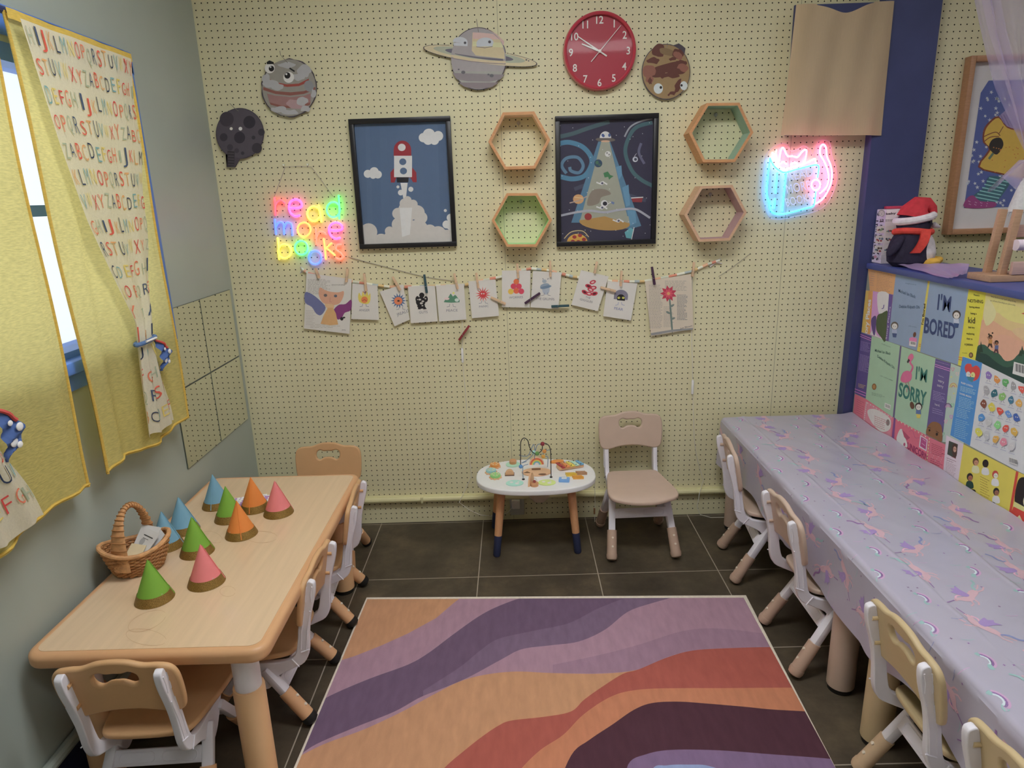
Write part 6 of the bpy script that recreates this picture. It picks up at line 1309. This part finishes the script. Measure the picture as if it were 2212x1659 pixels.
for r, (y0_, y1_) in enumerate(((410, 500), (535, 630), (660, 750))):
    for c in range(3):
        x0_ = 318-r*14+c*120; A.poly([(x0_, y0_), (x0_+100, y0_-8), (x0_+92, y1_-6), (x0_-6, y1_)], (192, 184, 182))
        for k in range(5): A.ell(x0_+20+k*16, y0_+30+rnd.uniform(0, 40), rnd.uniform(8, 18), rnd.uniform(8, 16), rnd.choice(((150, 70, 76), (96, 110, 130), (84, 70, 60), (120, 140, 110), (60, 60, 70))), n=10)
A.ell(298, 800, 20, 20, (180, 130, 150)); A.scrib(330, 780, 420, 840, 4, 4, (150, 144, 148), seed=3); A.build('front_print', None, bx)
m = MB(); bk = PC((34, 30, 44)); rnd = random.Random(6); sx = 1.595-.0008
m.add([(1.5848, -.0585, LZ+.004), (1.5848, -.1315, LZ+.004), (1.5848, -.1315, LZ+.22), (1.5848, -.0585, LZ+.22)], [(0, 1, 2, 3)], PC((186, 178, 204)))
for k, ch in enumerate('esireniseqwtusilsa'):
    v, f = glyphs(ch, .02); y = -.066-.034*(k % 2); z = LZ+.014+(k//2)*.0225; a = rnd.uniform(1.2, 1.9); ca, sa = math.cos(a), math.sin(a)
    m.add([(1.5842, y-(q[0]*ca-q[1]*sa)*.034-.012, z+(q[0]*sa+q[1]*ca)*.034) for q in v], f, bk)
m.build('lettered_side', None, bx)
# penguin
PX, PY = 1.645, -.235
pg = thing('penguin_plush', 'plush penguin in a red and white hat and red scarf on the blue ledge', 'soft toy', (PX, PY, LZ), 0)
blkp = M('plush_black', (46, 42, 58), .95, .2, 60, .8, 400, spec=.1); whp = M('plush_white', (196, 186, 190), .95, .1, 60, .8, 400, spec=.1); redp = M('plush_red', (176, 44, 54), .9, .15, 50, .8, 400, spec=.1); scp = M('plush_scarf', (190, 58, 48), .9, .15, 50, .8, 400, spec=.1); yep = M('plush_yellow', (214, 150, 40), .9, .1, 50, .6, 400)
m = MB(); m.lathe([(.001, .002), (.06, .0), (.083, .02), (.088, .055), (.078, .10), (.062, .135), (.060, .15), (.065, .17), (.062, .19), (.045, .21), (.001, .218)], (PX, PY, LZ), blkp, 28, 1, .92); m.build('body', None, pg)
m = MB()
def belly(u, v):
    a = -.95+1.15*(u-.5)*(1-.25*v); z = .012+.112*v; r = float(np.interp(z, [0, .02, .055, .10, .135], [.06, .083, .088, .078, .062]))+.003*math.sin(PI*min(1, max(0, u)))*math.sin(PI*v)+.0015
    w = math.sin(PI*(.10+.88*v))**.5; a = -.62+(u-.5)*1.5*w
    return (PX+r*math.cos(a), PY+.92*r*math.sin(a), LZ+z)
m.grid(belly, 14, 14, whp); m.build('belly', None, pg)
for a in (-1.05, -.25):
    m = MB(); m.ball((PX+.085*math.cos(a), PY+.085*math.sin(a), LZ+.018), .034, yep, 14, (1.15, .75, .55), Matrix.Rotation(a, 4, 'Z') @ Matrix.Rotation(-.3, 4, 'Y')); m.build('foot', None, pg)
m = MB(); m.ball((PX-.083, PY-.035, LZ+.085), .05, blkp, 14, (.35, .45, 1), Matrix.Rotation(.6, 4, 'Y')); m.build('wing', None, pg)
m = MB(); m.tube([(PX+.064*math.cos(a), PY+.06*math.sin(a), LZ+.140+.004*math.sin(a*2)) for a in [2*PI*k/24 for k in range(24)]], .013, scp, 10, closed=True); m.build('scarf_loop', None, pg)
m = MB()
def tail(u, v): return (PX+.0+.022*(u-.5)*2*.85-.028*v*v-.012*v+.008, PY-.074-.018*math.sin(v*PI*.7)-.004*abs(u-.5), LZ+.148-.088*v)
m.grid(tail, 6, 12, scp); m.grid(lambda u, v: tuple(np.array(tail(u, v))+np.array((0, .008, 0))), 6, 12, scp); m.build('scarf_end', None, pg)
m = MB(); m.lathe([(.006, 0), (.012, .006), (.011, .014), (.004, .034), (.001, .036)], (PX+.062, PY-.02, LZ+.165), M('plush_grey', (178, 172, 178), .8), 14, rot=Matrix.Rotation(PI/2+.35, 4, 'Y')); m.build('beak', None, pg)
m = MB(); m.tube([(PX+.064*math.cos(a), PY+.060*math.sin(a), LZ+.190+.010*math.cos(a)*0+.012*math.cos(a)) for a in [2*PI*k/24 for k in range(24)]], .0145, whp, 10, closed=True); m.build('hat_trim', None, pg)
m = MB(); m.tube([(PX-.002, PY, LZ+.192), (PX+.004, PY, LZ+.218), (PX+.016, PY-.004, LZ+.240), (PX+.040, PY-.006, LZ+.243), (PX+.060, PY-.01, LZ+.226), (PX+.066, PY-.012, LZ+.205)], [.064, .056, .040, .026, .018, .014], redp, 18, ref=(0, 1, 0)); m.build('hat', None, pg)
m = MB(); m.ball((PX+.030, PY-.057, LZ+.176), .004, M('eye_black', (20, 18, 22), .2), 10); m.build('eye', None, pg)
# crumpled clear violet wrapping
m = MB()
def wrapf(u, v):
    P = [tuple(survey(1928, 571, 2, LZ+.008)), tuple(survey(2094, 571, 2, LZ+.03)), tuple(survey(2088, 592, 2, LZ+.014)), tuple(survey(2048, 604, 2, LZ-.002))]
    p = [np.array(q) for q in P]; c = p[0]*(1-u)*(1-v)+p[1]*u*(1-v)+p[2]*u*v+p[3]*(1-u)*v
    return (c[0], c[1], c[2]+.003*math.sin(u*11+v*7)*math.sin(v*9)+.0015*math.sin(u*23)+.003)
m.grid(wrapf, 26, 26, clear('violet_film', (.72, .60, .86), .16, .12, .42, (178, 152, 196)))
tag(m.build('plastic_wrap'), 'crumpled translucent violet plastic folder jutting over the ledge', 'plastic wrap')
# wooden roll rack
rk = thing('paper_roll_rack', 'small slatted wooden rack with a paper roll on the ledge', 'rack', (1.70, -.74, LZ))
pin = M('rack_pine', (156, 122, 94), .5, .12, 8, stretch=(3, 30, 30)); pin2 = M('rack_pine_pink', (168, 136, 126), .5, .1, 8, stretch=(2, 40, 40))
m = MB(); m.box((1.74, -.72, LZ+.012), (.27, .12, .022), pin, bev=.002); m.build('base_board', None, rk)
for y in (-.685, -.755):
    m = MB(); m.box((1.665, y, LZ+.12), (.024, .018, .225), pin, rot=Matrix.Rotation(.10, 4, 'Y'), bev=.002); m.build('post', None, rk)
m = MB(); m.box((1.80, -.775, LZ+.045), (.26, .014, .042), pin2, bev=.002); m.build('rail', None, rk)
m = MB(); m.box((1.80, -.735, LZ+.162), (.26, .012, .040), pin2, bev=.002); m.build('rail', None, rk)
m = MB(); m.tube([(1.672, -.775, LZ+.120), (1.95, -.775, LZ+.120)], .018, M('paper_roll', (196, 178, 190), .6), 20); m.build('paper_roll', None, rk)
# ================================================================ framed picture beyond the partition
fp = thing('framed_picture', 'oak framed picture of a yellow coat and striped leg on starry blue', 'picture', (2.25, -.002, 1.31))
fo = M('frame_oak', (150, 108, 76), .45, .12, 8, stretch=(5, 5, 30)); x0_, x1_, z0_, z1_ = 1.905, 2.60, 1.312, 2.018; m = MB(); w = .022
for c, s_ in (((x0_+w/2, (z0_+z1_)/2), (w, z1_-z0_)), ((x1_-w/2, (z0_+z1_)/2), (w, z1_-z0_)), (((x0_+x1_)/2, z0_+w/2), (x1_-x0_-2*w, w)), (((x0_+x1_)/2, z1_-w/2), (x1_-x0_-2*w, w))): m.box((c[0], -.022, c[1]), (s_[0], .042, s_[1]), fo, bev=.002)
m.build('frame', None, fp)
m = MB(); m.box(((x0_+x1_)/2, -.012, (z0_+z1_)/2), (x1_-x0_-.03, .006, z1_-z0_-.03), M('mat_white', (190, 186, 188), .6, .02)); m.build('mat_board', None, fp)
A = Art('B', -.0152, E8, .0006); st = (74, 88, 150)
A.poly([(345, 640), (400, 555), (900, 540), (860, 1420), (230, 1432)], st)
rnd = random.Random(14)
for _ in range(170):
    y = rnd.uniform(580, 1415); x = rnd.uniform(345-(y-640)*.15, 850); A.h = .0011; A.poly(star(x, y, rnd.uniform(11, 17), 6, 5, rnd.uniform(-30, 30)), (180, 184, 200))
ye, br = (214, 158, 52), (120, 56, 44); A.h = .0015
A.poly([(470, 800), (560, 720), (660, 740), (640, 900), (520, 880)], (140, 124, 170))
for k in range(6): A.line([(480+k*22, 790), (520+k*22, 870)], 4, (104, 90, 140))
A.poly(smooth([(465, 800), (525, 870), (640, 900), (900, 960), (900, 1240), (660, 1240), (480, 1200), (325, 1150), (400, 1030), (360, 980), (362, 900), (400, 840)], 3), br); A.poly(smooth([(468, 812), (525, 880), (640, 910), (890, 970), (890, 1228), (660, 1230), (480, 1190), (338, 1146), (412, 1035), (370, 975), (374, 905), (408, 850)], 3), ye)
A.line(smooth([(360, 945), (400, 925), (450, 910), (478, 935)], 4, False), 6, br); A.line(smooth([(362, 980), (410, 945), (470, 940)], 4, False), 6, br); A.poly(smooth([(400, 1010), (425, 960), (480, 950), (500, 1000), (460, 1062), (425, 1050)], 4), (40, 34, 38)); A.line([(430, 1055), (400, 1095)], 16, (90, 112, 96)); A.line([(500, 870), (470, 920)], 5, br)
for _ in range(24): x, y = rnd.uniform(420, 640), rnd.uniform(1010, 1190); A.ell(x, y, 5, 4, (186, 110, 44), n=6)
sk_ = (52, 96, 112); A.poly(smooth([(405, 1212), (540, 1245), (500, 1330), (440, 1392), (330, 1385), (290, 1350), (370, 1290)], 3), sk_)
for k in range(7): A.line([(400-k*16, 1225+k*22), (530-k*12, 1255+k*22)], 8, (120, 176, 180))
A.poly(smooth([(235, 1430), (245, 1370), (290, 1345), (340, 1385), (440, 1392), (430, 1428)], 3), (140, 52, 116))
for k in range(14): A.ell(260+(k*41) % 160, 1385+(k*23) % 36, 3, 3, (206, 170, 196), n=6)
A.line(ell(625, 1180, 16, 16), 5, (200, 170, 90), True); A.build('artwork', None, fp)
m = MB(); m.add([(x0_+.02, -.036, z0_+.02), (x1_-.02, -.036, z0_+.02), (x1_-.02, -.036, z1_-.02), (x0_+.02, -.036, z1_-.02)], [(0, 1, 2, 3)], clear('poster_glazing')); m.build('glazing', None, fp)
# ================================================================ violet tulle with a white plush streamer
tul = clear('tulle', (1, 1, 1), .0, .5, .34, (176, 164, 206))
tu = thing('tulle_drape', 'sheer violet tulle swag hanging from above, gathered over the framed picture', 'tulle', (1.9, -.42, 1.57))
def tulf(u, v):
    x = np.interp(v, [0, .35, .7, 1], [1.56, 1.66, 1.78, 1.93])*(1-u)+np.interp(v, [0, .35, .7, 1], [2.55, 2.35, 2.12, 1.99])*u
    z = 2.45-(2.45-1.60)*v+.03*math.sin(u*13)*v
    return (x, -.42+.03*math.sin(u*17+v*3)+.012*math.sin(u*41), z)
m = MB(); m.grid(tulf, 60, 24, tul); m.build('sheer_panel', None, tu)
m = MB(); m.grid(lambda u, v: (np.interp(v, [0, .5, 1], [1.575, 1.735, 1.935])+.035*(u-.5)*(1+.7*v), -.435+.014*math.sin(u*9+v*5), 2.45-.85*v), 8, 24, tul); m.build('folded_edge', None, tu)
def ruff(u, v): a = 2*PI*u; r = .02+.055*v+.010*math.sin(a*5); return (1.925-.065*v*.6+r*math.cos(a), -.42+.6*r*math.sin(a), 1.60-.085*v*(1+.3*math.sin(a*3)))
m = MB(); m.grid(ruff, 40, 8, tul); m.build('ruffle', None, tu)
pl_ = thing('plush_streamer', 'white fluffy plush streamer hanging from the gathered tulle', 'plush streamer', (1.93, -.46, 1.42))
fur = M('white_fur', (206, 194, 206), .95, .08, 90, 1.2, 260, spec=.1); m = MB(); rnd = random.Random(8)
P = [(1.945, -.455, 1.605), (1.935, -.465, 1.56), (1.912, -.472, 1.51), (1.895, -.474, 1.46), (1.885, -.474, 1.425), (1.884, -.474, 1.412)]
P = smooth(P, 5, False); m.tube(P, [.016+.020*min(1, k/12)*(1 if k < len(P)-4 else (len(P)-1-k)/4+.25) for k in range(len(P))], fur, 22)
for p in P[2:]:
    for k in range(26):
        a = rnd.uniform(0, 2*PI); r = .030; q = Vector((p[0]+r*math.cos(a), p[1]+r*math.sin(a), p[2]+rnd.uniform(-.006, .006)))
        m.tube([q, q+Vector((.008*math.cos(a), .008*math.sin(a), -.010))], [.0016, .0002], fur, 4, caps=False)
m.build('fluffy_tail', None, pl_)
